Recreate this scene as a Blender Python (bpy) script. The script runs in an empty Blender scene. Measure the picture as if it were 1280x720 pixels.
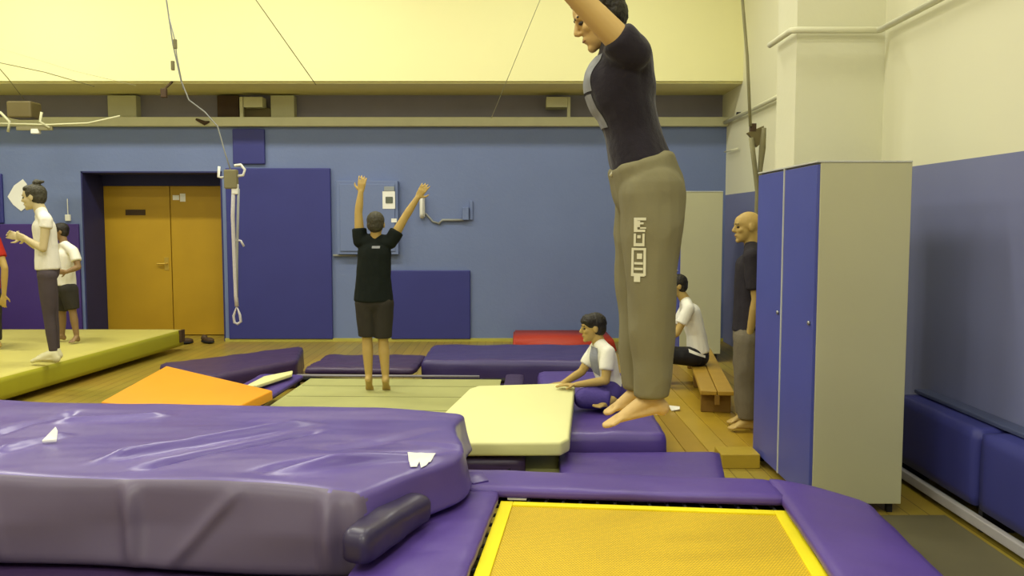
import bpy, bmesh, math, random
from mathutils import Vector, Matrix, noise
from mathutils.bvhtree import BVHTree
V = Vector
random.seed(7)
SC = bpy.context.scene
COL = SC.collection

# ------------------------------------------------------------------ camera
CAM_H, FPX, PITCH = 1.6, 1080.0, math.radians(4.34)
cam_d = bpy.data.cameras.new('camera'); cam = bpy.data.objects.new('camera', cam_d); COL.objects.link(cam)
cam.location = (0, 0, CAM_H); cam.rotation_euler = (math.pi/2 - PITCH, 0, 0)
cam_d.sensor_width = 36; cam_d.lens = 36*FPX/1280; cam_d.clip_start = 0.05
SC.camera = cam
# ------------------------------------------------------------------ world, exposure
w = bpy.data.worlds.new('world'); SC.world = w; w.use_nodes = True
w.node_tree.nodes['Background'].inputs[0].default_value = (0.9, 0.95, 0.8, 1)
w.node_tree.nodes['Background'].inputs[1].default_value = 0.02
SC.view_settings.view_transform = 'Standard'; SC.view_settings.look = 'None'
SC.view_settings.gamma = 1; SC.view_settings.use_curve_mapping = False
SC.view_settings.exposure = 0.0
LAMP_COL = (1.0, 0.98, 0.84)
LAMP_W = 88
LAMPS = [(-5.9, 8.5, 1.5), (-2.6, 8.5, 1.1), (0.7, 8.5, 0.75), (-5.4, 5.4, 0.7), (-2.0, 5.4, 0.75), (1.0, 5.4, 0.3),
         (-5.4, 2.2, 0.6), (-2.0, 2.2, 0.8), (1.0, 2.2, 0.3), (-4.0, -1.2, 1.3), (0.2, -1.2, 1.8)]
CEIL = 5.6

# ------------------------------------------------------------------ measuring helpers
def ray(px, py):
    r = (px-640)/FPX; u = (360-py)/FPX
    return V((r, math.cos(PITCH)+u*math.sin(PITCH), -math.sin(PITCH)+u*math.cos(PITCH)))
def at(px, py, Y):
    d = ray(px, py); return V((0, 0, CAM_H)) + d*(Y/d.y)
def on(px, py, z):
    d = ray(px, py); return V((0, 0, CAM_H)) + d*((z-CAM_H)/d.z)

# ------------------------------------------------------------------ materials
MATS = {}
def mat(name, col, rough=0.6, spec=0.4, var=0.08, scale=6, bump=0.0, bscale=40, metal=0, col2=None, sheen=0, coat=0):
    if name in MATS: return MATS[name]
    m = bpy.data.materials.new(name); m.use_nodes = True; MATS[name] = m
    nt = m.node_tree; b = nt.nodes['Principled BSDF']
    b.inputs['Roughness'].default_value = rough; b.inputs['Specular IOR Level'].default_value = spec
    b.inputs['Metallic'].default_value = metal
    if sheen: b.inputs['Sheen Weight'].default_value = sheen
    if coat: b.inputs['Coat Weight'].default_value = coat; b.inputs['Coat Roughness'].default_value = 0.2
    tc = nt.nodes.new('ShaderNodeTexCoord')
    n = nt.nodes.new('ShaderNodeTexNoise'); n.inputs['Scale'].default_value = scale; n.inputs['Detail'].default_value = 4
    nt.links.new(tc.outputs['Object'], n.inputs['Vector'])
    r = nt.nodes.new('ShaderNodeMix'); r.data_type = 'RGBA'
    c2 = col2 or tuple(max(0, c*(1-var*2)) for c in col)
    r.inputs[6].default_value = (*c2, 1); r.inputs[7].default_value = (*(min(1, c*(1+var)) for c in col), 1)
    nt.links.new(n.outputs['Fac'], r.inputs[0]); nt.links.new(r.outputs[2], b.inputs['Base Color'])
    if bump:
        n2 = nt.nodes.new('ShaderNodeTexNoise'); n2.inputs['Scale'].default_value = bscale; n2.inputs['Detail'].default_value = 3
        nt.links.new(tc.outputs['Object'], n2.inputs['Vector'])
        bp = nt.nodes.new('ShaderNodeBump'); bp.inputs['Strength'].default_value = bump; bp.inputs['Distance'].default_value = 0.02
        nt.links.new(n2.outputs['Fac'], bp.inputs['Height']); nt.links.new(bp.outputs[0], b.inputs['Normal'])
    return m
def srgb(r, g, b): return tuple(((c/255)/12.92 if c/255 <= 0.04045 else ((c/255+0.055)/1.055)**2.4) for c in (r, g, b))

M_blue = mat('wall_blue_paint', (0.16, 0.21, 0.40), 0.55, 0.35, 0.06, 1.2, 0.12, 25)
M_cream = mat('wall_cream_paint', (0.72, 0.71, 0.52), 0.7, 0.25, 0.03, 1.5, 0.06, 25)
M_yellow = mat('upper_wall_yellow', (0.87, 0.84, 0.45), 0.75, 0.2, 0.02, 0.7, 0.04, 20)
M_soffit = mat('soffit_plaster', (0.78, 0.73, 0.36), 0.7, 0.2, 0.04)
M_ledge = mat('ledge_paint', (0.60, 0.59, 0.38), 0.6, 0.3, 0.05)
M_shade = mat('clerestory_shaded_wall', (0.30, 0.28, 0.34), 0.8, 0.2, 0.1, 2)  # dull grey puts the shade of the strip under the soffit into the colour
M_navy = mat('wall_pad_navy', (0.036, 0.04, 0.22), 0.5, 0.4, 0.06, 2)
M_plum = mat('wall_pad_plum', (0.06, 0.03, 0.2), 0.5, 0.4, 0.08, 2)
M_door = mat('door_yellow_wood', (0.48, 0.29, 0.016), 0.45, 0.4, 0.06, 3)
M_frame = mat('door_frame_navy', (0.03, 0.032, 0.13), 0.6, 0.3)
M_purple = mat('vinyl_purple', (0.09, 0.052, 0.27), 0.36, 0.5, 0.08, 3, 0.10, 14)
M_tarp = mat('vinyl_tarp_purple', (0.12, 0.08, 0.33), 0.33, 0.5, 0.10, 2.5, 0.05, 7)
M_pad = mat('trampoline_pad_purple', (0.10, 0.055, 0.31), 0.4, 0.45, 0.06, 3, 0.10, 10)
M_dkpurple = mat('vinyl_dark_purple', (0.05, 0.026, 0.09), 0.42, 0.45, 0.1, 3, 0.1, 12)
M_dkviolet = mat('vinyl_dark_violet', (0.05, 0.034, 0.15), 0.4, 0.45, 0.1, 3, 0.1, 12)
M_creammat = mat('vinyl_cream', (0.78, 0.77, 0.36), 0.5, 0.35, 0.03, 3)
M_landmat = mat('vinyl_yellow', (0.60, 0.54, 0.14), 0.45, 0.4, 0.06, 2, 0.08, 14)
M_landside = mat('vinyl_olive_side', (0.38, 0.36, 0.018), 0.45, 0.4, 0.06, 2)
M_orange = mat('vinyl_orange', (0.80, 0.33, 0.012), 0.5, 0.35, 0.04, 3)
M_red = mat('vinyl_red', (0.45, 0.045, 0.02), 0.5, 0.35, 0.06)
M_olive = mat('vinyl_olive', (0.42, 0.42, 0.16), 0.55, 0.3, 0.06)
M_wood = None
M_bench = mat('bench_wood', (0.42, 0.25, 0.03), 0.4, 0.4, 0.14, 5)
M_benchdark = mat('bench_wood_dark', (0.22, 0.12, 0.02), 0.5, 0.3, 0.14, 5)
M_lockdoor = mat('locker_blue', (0.075, 0.09, 0.38), 0.4, 0.45, 0.07, 2.5)
M_lockside = mat('locker_cream', (0.50, 0.49, 0.31), 0.5, 0.4, 0.03, 2)
M_locktop = mat('locker_pale_edge', (0.55, 0.56, 0.5), 0.5, 0.4)
M_black = mat('black_rubber', (0.012, 0.011, 0.014), 0.6, 0.3)
M_steel = mat('dull_steel', (0.35, 0.35, 0.34), 0.4, 0.5, 0.1, 8, metal=0.8)
M_white = mat('white_plastic', (0.8, 0.8, 0.74), 0.5, 0.4, 0.03)
M_paper = mat('white_paper', (0.86, 0.86, 0.82), 0.8, 0.2, 0.02)
M_rope = mat('white_rope', (0.58, 0.56, 0.58), 0.8, 0.2, 0.1, 60)
M_cable = mat('dark_cable', (0.30, 0.28, 0.15), 0.6, 0.3)
M_greycable = mat('grey_cable', (0.30, 0.31, 0.30), 0.6, 0.3)
M_bed = None
M_bedge = mat('trampoline_bed_border', (0.92, 0.78, 0.01), 0.55, 0.3, 0.05)
M_skin = mat('skin', (0.62, 0.42, 0.16), 0.55, 0.35, 0.05, 12)
M_skin2 = mat('skin_tan', (0.48, 0.33, 0.10), 0.55, 0.35, 0.05, 12)
M_skin3 = mat('skin_brown', (0.26, 0.16, 0.07), 0.55, 0.35, 0.05, 12)
M_skinpale = mat('skin_pale', (0.60, 0.50, 0.27), 0.55, 0.35, 0.05, 12)
M_hair = mat('hair_black', (0.014, 0.010, 0.006), 0.5, 0.4, 0.2, 60, 0.4, 90)
M_hairbr = mat('hair_brown', (0.055, 0.05, 0.03), 0.55, 0.35, 0.2, 60, 0.4, 90)
M_eye = mat('eye_dark', (0.02, 0.015, 0.012), 0.3, 0.5)
M_lip = mat('lips', (0.34, 0.16, 0.08), 0.5, 0.4)
M_tee = mat('tee_black_navy', (0.020, 0.016, 0.024), 0.85, 0.15, 0.15, 20, 0.15, 60, sheen=0.15)
M_teeblk = mat('tee_black_green', (0.010, 0.014, 0.012), 0.85, 0.15, 0.15, 20, 0.15, 60)
M_sweat = mat('sweatpants_grey_olive', (0.22, 0.20, 0.115), 0.9, 0.15, 0.06, 5, 0.06, 60)
M_print = mat('white_print', (0.72, 0.70, 0.52), 0.8, 0.2, 0.05)
M_printgrey = mat('grey_print', (0.30, 0.31, 0.33), 0.8, 0.2, 0.25, 20)
M_shirtw = mat('shirt_white', (0.84, 0.82, 0.72), 0.85, 0.15, 0.03, 10, 0.15, 60)
M_shirtgrey = mat('shirt_grey_panel', (0.28, 0.29, 0.34), 0.85, 0.15, 0.1, 20)
M_jeans = mat('trousers_purple', (0.085, 0.06, 0.27), 0.85, 0.2, 0.1, 10, 0.2, 60)
M_short = mat('shorts_charcoal', (0.040, 0.036, 0.030), 0.85, 0.15, 0.1, 10, 0.2, 60)
M_legging = mat('leggings_grey', (0.085, 0.068, 0.075), 0.85, 0.15, 0.1, 10, 0.1, 60)
M_greypant = mat('trousers_grey', (0.17, 0.145, 0.10), 0.9, 0.15, 0.1, 10, 0.2, 60)
M_teegrey = mat('tee_charcoal', (0.030, 0.026, 0.032), 0.85, 0.15, 0.1, 10, 0.2, 60)
M_redshirt = mat('shirt_red', (0.40, 0.025, 0.015), 0.85, 0.15, 0.1)
M_shoe = mat('shoe_white', (0.72, 0.68, 0.42), 0.6, 0.3)
M_brown = mat('dark_brown', (0.07, 0.04, 0.02), 0.6, 0.3)
M_fabric = mat('olive_strap_fabric', (0.24, 0.22, 0.12), 0.8, 0.2)

def floor_material():
    m = bpy.data.materials.new('floor_boards'); m.use_nodes = True; nt = m.node_tree; b = nt.nodes['Principled BSDF']
    tc = nt.nodes.new('ShaderNodeTexCoord'); mp = nt.nodes.new('ShaderNodeMapping')
    mp.inputs['Rotation'].default_value = (0, 0, math.pi/2)
    nt.links.new(tc.outputs['Object'], mp.inputs['Vector'])
    br = nt.nodes.new('ShaderNodeTexBrick'); br.inputs['Scale'].default_value = 1.0
    br.inputs['Brick Width'].default_value = 2.2; br.inputs['Row Height'].default_value = 0.11; br.inputs['Mortar Size'].default_value = 0.003
    br.inputs['Color1'].default_value = (0.42, 0.31, 0.04, 1); br.inputs['Color2'].default_value = (0.36, 0.265, 0.038, 1); br.inputs['Mortar'].default_value = (0.12, 0.08, 0.015, 1)
    nt.links.new(mp.outputs[0], br.inputs['Vector'])
    n = nt.nodes.new('ShaderNodeTexNoise'); n.inputs['Scale'].default_value = 1.5
    nt.links.new(tc.outputs['Object'], n.inputs['Vector'])
    mx = nt.nodes.new('ShaderNodeMix'); mx.data_type = 'RGBA'; mx.blend_type = 'MULTIPLY'; mx.inputs[0].default_value = 0.3
    nt.links.new(br.outputs['Color'], mx.inputs[6]); nt.links.new(n.outputs['Color'], mx.inputs[7])
    nt.links.new(mx.outputs[2], b.inputs['Base Color']); b.inputs['Roughness'].default_value = 0.4
    return m
def bed_material():
    m = bpy.data.materials.new('trampoline_webbing'); m.use_nodes = True; nt = m.node_tree; b = nt.nodes['Principled BSDF']
    tc = nt.nodes.new('ShaderNodeTexCoord')
    ck = nt.nodes.new('ShaderNodeTexBrick'); ck.offset = 0.5
    ck.inputs['Scale'].default_value = 1; ck.inputs['Brick Width'].default_value = 0.012; ck.inputs['Row Height'].default_value = 0.012; ck.inputs['Mortar Size'].default_value = 0.0018
    ck.inputs['Color1'].default_value = (0.80, 0.54, 0.004, 1); ck.inputs['Color2'].default_value = (0.70, 0.47, 0.004, 1); ck.inputs['Mortar'].default_value = (0.42, 0.28, 0.005, 1)
    nt.links.new(tc.outputs['Object'], ck.inputs['Vector'])
    nt.links.new(ck.outputs['Color'], b.inputs['Base Color']); b.inputs['Roughness'].default_value = 0.6
    return m
def twotone_material(zsplit):
    # painted dado: blue below, cream above
    m = bpy.data.materials.new('wall_two_tone_paint'); m.use_nodes = True; nt = m.node_tree; b = nt.nodes['Principled BSDF']
    g = nt.nodes.new('ShaderNodeNewGeometry'); s = nt.nodes.new('ShaderNodeSeparateXYZ'); nt.links.new(g.outputs['Position'], s.inputs[0])
    c = nt.nodes.new('ShaderNodeMath'); c.operation = 'GREATER_THAN'; c.inputs[1].default_value = zsplit; nt.links.new(s.outputs['Z'], c.inputs[0])
    n = nt.nodes.new('ShaderNodeTexNoise'); n.inputs['Scale'].default_value = 1.3; nt.links.new(g.outputs['Position'], n.inputs['Vector'])
    a = nt.nodes.new('ShaderNodeMix'); a.data_type = 'RGBA'; a.inputs[6].default_value = (0.165, 0.18, 0.34, 1); a.inputs[7].default_value = (0.195, 0.215, 0.39, 1)
    nt.links.new(n.outputs['Fac'], a.inputs[0])
    x = nt.nodes.new('ShaderNodeMix'); x.data_type = 'RGBA'; x.inputs[7].default_value = (0.74, 0.725, 0.53, 1)
    nt.links.new(c.outputs[0], x.inputs[0]); nt.links.new(a.outputs[2], x.inputs[6]); nt.links.new(x.outputs[2], b.inputs['Base Color'])
    b.inputs['Roughness'].default_value = 0.6; b.inputs['Specular IOR Level'].default_value = 0.3
    return m
M_wood = floor_material(); M_bed = bed_material(); M_two = twotone_material(1.965)

# ------------------------------------------------------------------ object helpers
ROOT_M = {}
def tag(o, label=None, cat=None, group=None, kind=None):
    if label: o['label'] = label
    if cat: o['category'] = cat
    if group: o['group'] = group
    if kind: o['kind'] = kind
    return o
def thing(name, label, cat, loc=(0, 0, 0), rz=0, group=None, kind=None):
    o = bpy.data.objects.new(name, None); COL.objects.link(o); o.empty_display_size = 0.1
    o.location = loc; o.rotation_euler = (0, 0, rz)
    ROOT_M[o] = Matrix.Translation(V(loc)) @ Matrix.Rotation(rz, 4, 'Z')
    tag(o, label, cat, group, kind); return o
def root_matrix(o):
    while o is not None:
        if o in ROOT_M: return ROOT_M[o]
        o = o.parent
    return Matrix.Identity(4)
def finish(name, me, m, parent=None, world=True, smooth=True):
    """mesh data -> object; world=True: vertices are world coordinates"""
    if m: me.materials.append(m)
    if smooth: me.shade_smooth()
    o = bpy.data.objects.new(name, me); COL.objects.link(o)
    if parent is not None:
        o.parent = parent
        if world: me.transform(root_matrix(parent).inverted())
    elif world:
        xs = [v.co for v in me.vertices]
        lo = V((min(c.x for c in xs), min(c.y for c in xs), min(c.z for c in xs))); hi = V((max(c.x for c in xs), max(c.y for c in xs), max(c.z for c in xs)))
        b = V(((lo.x+hi.x)/2, (lo.y+hi.y)/2, lo.z)); me.transform(Matrix.Translation(-b)); o.location = b; ROOT_M[o] = Matrix.Translation(b)
    return o
def build(name, bm, m, parent=None, world=True, smooth=False):
    me = bpy.data.meshes.new(name); bmesh.ops.recalc_face_normals(bm, faces=bm.faces); bm.to_mesh(me); bm.free()
    return finish(name, me, m, parent, world, smooth)
def struct(name, bm, m, smooth=False, parent=None):
    o = build(name, bm, m, parent, True, smooth); o['kind'] = 'structure'; return o
def B(): return bmesh.new()
def add_box(bm, lo, hi, bevel=0, rz=0, piv=None, seg=2):
    lo, hi = V(lo), V(hi); r = bmesh.ops.create_cube(bm, size=1); vs = r['verts']
    for v in vs: v.co = V((lo[i]+(v.co[i]+0.5)*(hi[i]-lo[i]) for i in range(3)))
    if bevel:
        es = list({e for v in vs for e in v.link_edges}); rr = bmesh.ops.bevel(bm, geom=es, offset=bevel, segments=seg, profile=0.5, affect='EDGES')
        vs = list({v for f in rr['faces'] for v in f.verts})
    if rz:
        p = V(piv) if piv else (lo+hi)/2; bmesh.ops.rotate(bm, verts=vs, cent=p, matrix=Matrix.Rotation(rz, 3, 'Z'))
    return vs
def add_tube(bm, pts, r, seg=8, close=False):
    pts = [V(p) for p in pts]; n = len(pts); rings = []
    rs = r if isinstance(r, (list, tuple)) else [r]*n
    prev = None
    for i, p in enumerate(pts):
        if close: d = (pts[(i+1) % n]-pts[i-1])
        else: d = (pts[min(i+1, n-1)]-pts[max(i-1, 0)])
        d.normalize()
        if prev is None:
            a = V((0, 0, 1)) if abs(d.z) < 0.9 else V((1, 0, 0)); x = d.cross(a).normalized()
        else:
            x = (prev - d*prev.dot(d)).normalized()
        prev = x; y = d.cross(x)
        rings.append([bm.verts.new(p + (x*math.cos(t)+y*math.sin(t))*rs[i]) for t in [2*math.pi*k/seg for k in range(seg)]])
    for i in range(n if close else n-1):
        a, b = rings[i], rings[(i+1) % n]
        for k in range(seg): bm.faces.new((a[k], a[(k+1) % seg], b[(k+1) % seg], b[k]))
    if not close: bm.faces.new(rings[0][::-1]); bm.faces.new(rings[-1])
def add_cyl(bm, p0, p1, r0, r1=None, seg=16): add_tube(bm, [p0, p1], [r0, r0 if r1 is None else r1], seg)
def add_prism(bm, top, thick, bevel=0.0, down=V((0, 0, -1))):
    t = [bm.verts.new(V(p)) for p in top]; b = [bm.verts.new(V(p)+down*thick) for p in top]; n = len(t)
    fs = [bm.faces.new(t), bm.faces.new(b[::-1])] + [bm.faces.new((t[i], b[i], b[(i+1) % n], t[(i+1) % n])) for i in range(n)]
    if bevel: bmesh.ops.bevel(bm, geom=list({e for f in fs for e in f.edges}), offset=bevel, segments=3, profile=0.5, affect='EDGES')
def add_ell(bm, c, rad, rot=None, u=16, v=10):
    c = V(c)
    def mk(x, y, z):
        p = V((x*rad[0], y*rad[1], z*rad[2])); return bm.verts.new(c + (rot @ p if rot else p))
    rows = [[mk(math.sin(math.pi*j/v)*math.cos(2*math.pi*i/u), math.sin(math.pi*j/v)*math.sin(2*math.pi*i/u), math.cos(math.pi*j/v)) for i in range(u)] for j in range(1, v)]
    a, b = mk(0, 0, 1), mk(0, 0, -1)
    for i in range(u):
        k = (i+1) % u; bm.faces.new((a, rows[0][i], rows[0][k])); bm.faces.new((b, rows[-1][k], rows[-1][i]))
        for j in range(len(rows)-1): bm.faces.new((rows[j][i], rows[j+1][i], rows[j+1][k], rows[j][k]))
def soft_box(bm, corners, z0, z1, rad, step=0.05, wrinkle=0.0, wscale=V((1, 1, 1)), seed=0, fn=None):
    """rounded slab: bottom-plan quad corners (front-left, front-right, back-right, back-left; each (x,y) or (x,y,ztop)), warped and crumpled"""
    c = [V((p[0], p[1], 0)) for p in corners]; dz = [p[2]-z1 if len(p) > 2 else 0 for p in corners]
    L = ((c[1]-c[0]).length+(c[2]-c[3]).length)/2; W = ((c[3]-c[0]).length+(c[2]-c[1]).length)/2; T = z1-z0
    dims = (L, W, T); ns = [max(2, int(d/step)+1) for d in dims]; ns[2] = max(4, ns[2])
    vm = {}
    def vert(i, j, k):
        key = (i, j, k)
        if key in vm: return vm[key]
        p = V((L*i/ns[0], W*j/ns[1], T*k/ns[2]))
        q = V([min(max(p[a], rad), dims[a]-rad) if dims[a] > 2*rad else dims[a]/2 for a in range(3)])
        d = p-q; nn = d.normalized() if d.length > 1e-9 else V((0, 0, 1))
        p = q + nn*min(rad, d.length if d.length < rad*0.999 and False else rad) if d.length > 1e-9 else p
        u_, v_ = p.x/L, p.y/W
        wp = (c[0]*(1-u_)+c[1]*u_)*(1-v_) + (c[3]*(1-u_)+c[2]*u_)*v_
        dzz = (dz[0]*(1-u_)+dz[1]*u_)*(1-v_) + (dz[3]*(1-u_)+dz[2]*u_)*v_
        wp.z = z0 + p.z + dzz
        if wrinkle:
            s = V((wp.x*wscale.x, wp.y*wscale.y, wp.z*wscale.z)) + V((seed*3.1, seed*1.7, 0))
            h = 1-abs(noise.noise(s)) *2; h2 = noise.noise(s*2.7+V((5, 5, 5)))
            wp += nn*wrinkle*(0.75*h + 0.35*h2)*(1 if k > 0 else 0)
        if fn: wp = fn(wp, u_, v_, p.z/T, nn)
        vm[key] = bm.verts.new(wp); return vm[key]
    def grid(f, n1, n2):
        for a in range(n1):
            for b in range(n2):
                try: bm.faces.new((f(a, b), f(a+1, b), f(a+1, b+1), f(a, b+1)))
                except ValueError: pass
    X, Y, Z = ns
    grid(lambda a, b: vert(a, b, Z), X, Y); grid(lambda a, b: vert(a, b, 0), X, Y)
    grid(lambda a, b: vert(a, 0, b), X, Z); grid(lambda a, b: vert(a, Y, b), X, Z)
    grid(lambda a, b: vert(0, a, b), Y, Z); grid(lambda a, b: vert(X, a, b), Y, Z)

# ================================================================== THE SETTING
D, DD = 11.6, 12.18            # back wall face, door plane in its recess
XL, YF = -8.2, -3.2
bm = B(); add_box(bm, (XL-0.2, YF-0.2, -0.12), (3.3, 12.6, 0)); floor = struct('floor', bm, M_wood)
floor['label'] = 'yellow-brown wooden gym floor'
bm = B(); add_box(bm, (XL-0.2, YF-0.2, CEIL), (3.3, 12.6, CEIL+0.15)); struct('ceiling', bm, M_cream)
bm = B(); add_box(bm, (XL-0.2, YF-0.2, 0), (XL, 12.6, CEIL)); struct('wall_left', bm, M_two)
bm = B(); add_box(bm, (XL, YF-0.2, 0), (3.3, YF, CEIL)); struct('wall_front', bm, M_two)
# back wall with door recess
RX0, RX1, RZ = -5.75, -3.87, 2.28
bm = B()
add_box(bm, (XL, D, 0), (RX0, 12.6, 2.9)); add_box(bm, (RX0, D, RZ), (RX1, 12.6, 2.9)); add_box(bm, (RX1, D, 0), (3.3, 12.6, 2.9))
add_box(bm, (RX0, DD+0.08, 0), (RX1, 12.6, RZ))
struct('wall_back', bm, M_blue)
bm = B(); add_box(bm, (XL, D+0.25, 2.9), (3.3, 12.6, 3.34)); struct('wall_clerestory', bm, M_shade)
bm = B(); add_box(bm, (XL, 10.82, 3.34), (2.95, 12.6, CEIL)); struct('wall_upper', bm, M_yellow)
bm = B(); add_box(bm, (XL, 10.86, 3.315), (2.95, 12.3, 3.345)); struct('trim_1', bm, M_soffit)
bm = B(); add_box(bm, (XL, D-0.09, 2.865), (2.95, D+0.3, 2.985), 0.01); struct('trim_2', bm, M_ledge)
# recess lining
bm = B()
add_box(bm, (RX0, D-0.004, 0), (RX0+0.02, DD+0.08, RZ)); add_box(bm, (RX1-0.02, D-0.004, 0), (RX1, DD+0.08, RZ)); add_box(bm, (RX0, D-0.004, RZ-0.02), (RX1, DD+0.08, RZ))
struct('trim_3', bm, M_frame)
# right wall: near stretch, pilaster, recessed far stretch
bm = B(); add_box(bm, (2.62, YF, 0), (3.3, 6.18, CEIL)); struct('wall_right', bm, M_two)
bm = B(); add_box(bm, (2.0, 6.18, 0), (3.3, 6.62, CEIL)); struct('wall_right_pilaster', bm, M_cream)
bm = B(); add_box(bm, (2.85, 6.62, 0), (3.3, 12.6, CEIL)); struct('wall_right_far', bm, M_two)
# door
door = thing('door_1', 'yellow double door set back in a navy recess', None, (-4.81, DD, 0), 0, None, 'structure')
bm = B(); add_box(bm, (RX0+0.02, DD-0.03, RZ-0.17), (RX1-0.02, DD+0.06, RZ-0.02)); build('door_frame', bm, M_frame, door)
for x0, x1 in ((RX0+0.02, -4.805), (-4.795, RX1-0.02)):
    bm = B(); add_box(bm, (x0, DD, 0.01), (x1, DD+0.05, RZ-0.17), 0.006); leaf = build('door_leaf', bm, M_door, door)
    if x0 < -5:
        bm = B(); add_cyl(bm, (-4.87, DD, 1.02), (-4.87, DD-0.05, 1.02), 0.014); add_cyl(bm, (-4.87, DD-0.045, 1.02), (-4.99, DD-0.045, 1.02), 0.012)
        add_box(bm, (-4.9, DD-0.008, 0.93), (-4.84, DD, 1.11)); build('handle', bm, mat('brass', (0.7, 0.5, 0.1), 0.3, 0.5, metal=0.7), leaf)
        a = at(157, 262, DD); b = at(182, 269, DD)
        bm = B(); add_box(bm, (a.x, DD-0.012, b.z), (b.x, DD, a.z), 0.003); o = build('name_plate', bm, M_brown, leaf); o['label'] = 'small dark brown plate on the door'
    else:
        for pa, pb in (((216, 244), (224, 250)), ((225, 242), (232, 252))):
            a = at(*pa, DD); b = at(*pb, DD); bm = B(); add_box(bm, (a.x, DD-0.006, b.z), (b.x, DD, a.z)); build('paper_number', bm, M_paper, leaf)
# skirting kerb
bm = B(); add_box(bm, (RX1, D-0.03, 0), (2.85, D, 0.04)); o = struct('baseboard_back', bm, mat('skirting_yellow', (0.45, 0.42, 0.08)))

# ceiling lamps (they light the hall)
for i, (x, y, k) in enumerate(LAMPS):
    t = thing('ceiling_lamp', 'long white ceiling lamp above the hall', 'lamp', (x, y, CEIL-0.14), 0, 'ceiling lamps of the hall')
    bm = B(); add_box(bm, (-0.75, -0.17, 0.06), (0.75, 0.17, 0.14), 0.01); build('housing', bm, M_white, t, False)
    bm = B(); add_box(bm, (-0.72, -0.14, 0.035), (0.72, 0.14, 0.06), 0.008)
    dm = mat('lamp_diffuser', (0.9, 0.9, 0.8)); dm.node_tree.nodes['Principled BSDF'].inputs['Emission Color'].default_value = (*LAMP_COL, 1)
    dm.node_tree.nodes['Principled BSDF'].inputs['Emission Strength'].default_value = 3
    build('diffuser', bm, dm, t, False)
    ld = bpy.data.lights.new('lamp_light', 'AREA'); ld.shape = 'RECTANGLE'; ld.size = 1.4; ld.size_y = 0.28; ld.energy = LAMP_W*k; ld.color = LAMP_COL
    lo = bpy.data.objects.new('lamp_light', ld); COL.objects.link(lo); lo.parent = t; lo.location = (0, 0, 0.02)

# clerestory blocks between soffit and ledge
def px_box(name, a, b, Y0, depth, m, parent=None, bevel=0.006):
    p, q = at(*a, Y0), at(*b, Y0); bm = B(); add_box(bm, (p.x, Y0, q.z), (q.x, Y0+depth, p.z), bevel); return build(name, bm, m, parent)
tag(px_box('vent_panel', (134, 119), (171, 156), D+0.1, 0.15, M_ledge), 'square cream panel with a small hole above the yellow doors', 'panel')
tag(px_box('vent_panel', (338, 119), (368, 156), D+0.1, 0.15, M_ledge), 'cream panel right of the small boxes under the soffit', 'panel')
tag(px_box('dark_cupboard', (271, 119), (299, 156), D+0.12, 0.12, M_brown), 'dark brown cupboard in the strip under the soffit', 'cupboard')
t = thing('switch_box', 'small cream box on a post beside the dark cupboard', 'box', at(316, 150, D))
px_box('post', (299, 121), (304, 150), D-0.03, 0.06, M_ledge, t); px_box('case', (304, 121), (328, 134), D-0.03, 0.2, M_ledge, t); px_box('backing', (304, 135), (338, 150), D+0.1, 0.15, mat('dull_olive', (0.14, 0.11, 0.04)), t)
t = thing('loudspeaker_box', 'small cream box with a thin post under the soffit', 'box', at(700, 150, D))
px_box('case', (683, 121), (709, 134), D-0.05, 0.28, M_ledge, t); px_box('post', (709, 121), (713, 150), D-0.03, 0.04, M_ledge, t)

# wall pads
def wall_pad(a, b, m, label, th=0.045, name='wall_pad'):
    o = px_box(name, a, b, D-th, th-0.002, m, None, 0.012); tag(o, label, 'wall pad', 'pads on the back wall'); return o
wall_pad((281, 210), (416, 424), M_navy, 'tall navy pad on the wall beside the yellow doors')
wall_pad((488, 338), (588, 424), M_navy, 'low navy pad on the wall behind the jumping boy')
wall_pad((290, 161), (331, 205), M_navy, 'small navy pad high on the wall under the ledge')
wall_pad((-40, 280), (103, 424), M_plum, 'plum pad on the wall behind the woman in leggings')
wall_pad((-45, 217), (4, 279), M_navy, 'navy pad at the left edge of the photo above the plum pad')
# electric cabinet on the wall
t = thing('electric_cabinet', 'flat wall cabinet painted like the blue wall with a notice', 'cabinet', at(459, 318, D))
px_box('case', (420, 226), (498, 318), D-0.10, 0.098, M_blue, t); dr = px_box('door', (424, 230), (494, 314), D-0.115, 0.014, M_blue, t)
tag(px_box('notice', (478, 239), (494, 261), D-0.12, 0.004, M_paper), 'white notice with a dark picture on the wall cabinet', 'notice')
nt_ = bpy.data.objects['notice']; px_box('picture', (482, 246), (491, 254), D-0.123, 0.002, mat('print_dark', (0.12, 0.14, 0.11)), nt_); px_box('clip', (480, 233), (493, 239), D-0.125, 0.008, mat('clip_grey', (0.3, 0.33, 0.36)), nt_)
tag(px_box('sticker', (489, 273), (496, 278), D-0.119, 0.003, M_paper), 'tiny white sticker on the wall cabinet below the notice', 'sticker')
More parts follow.
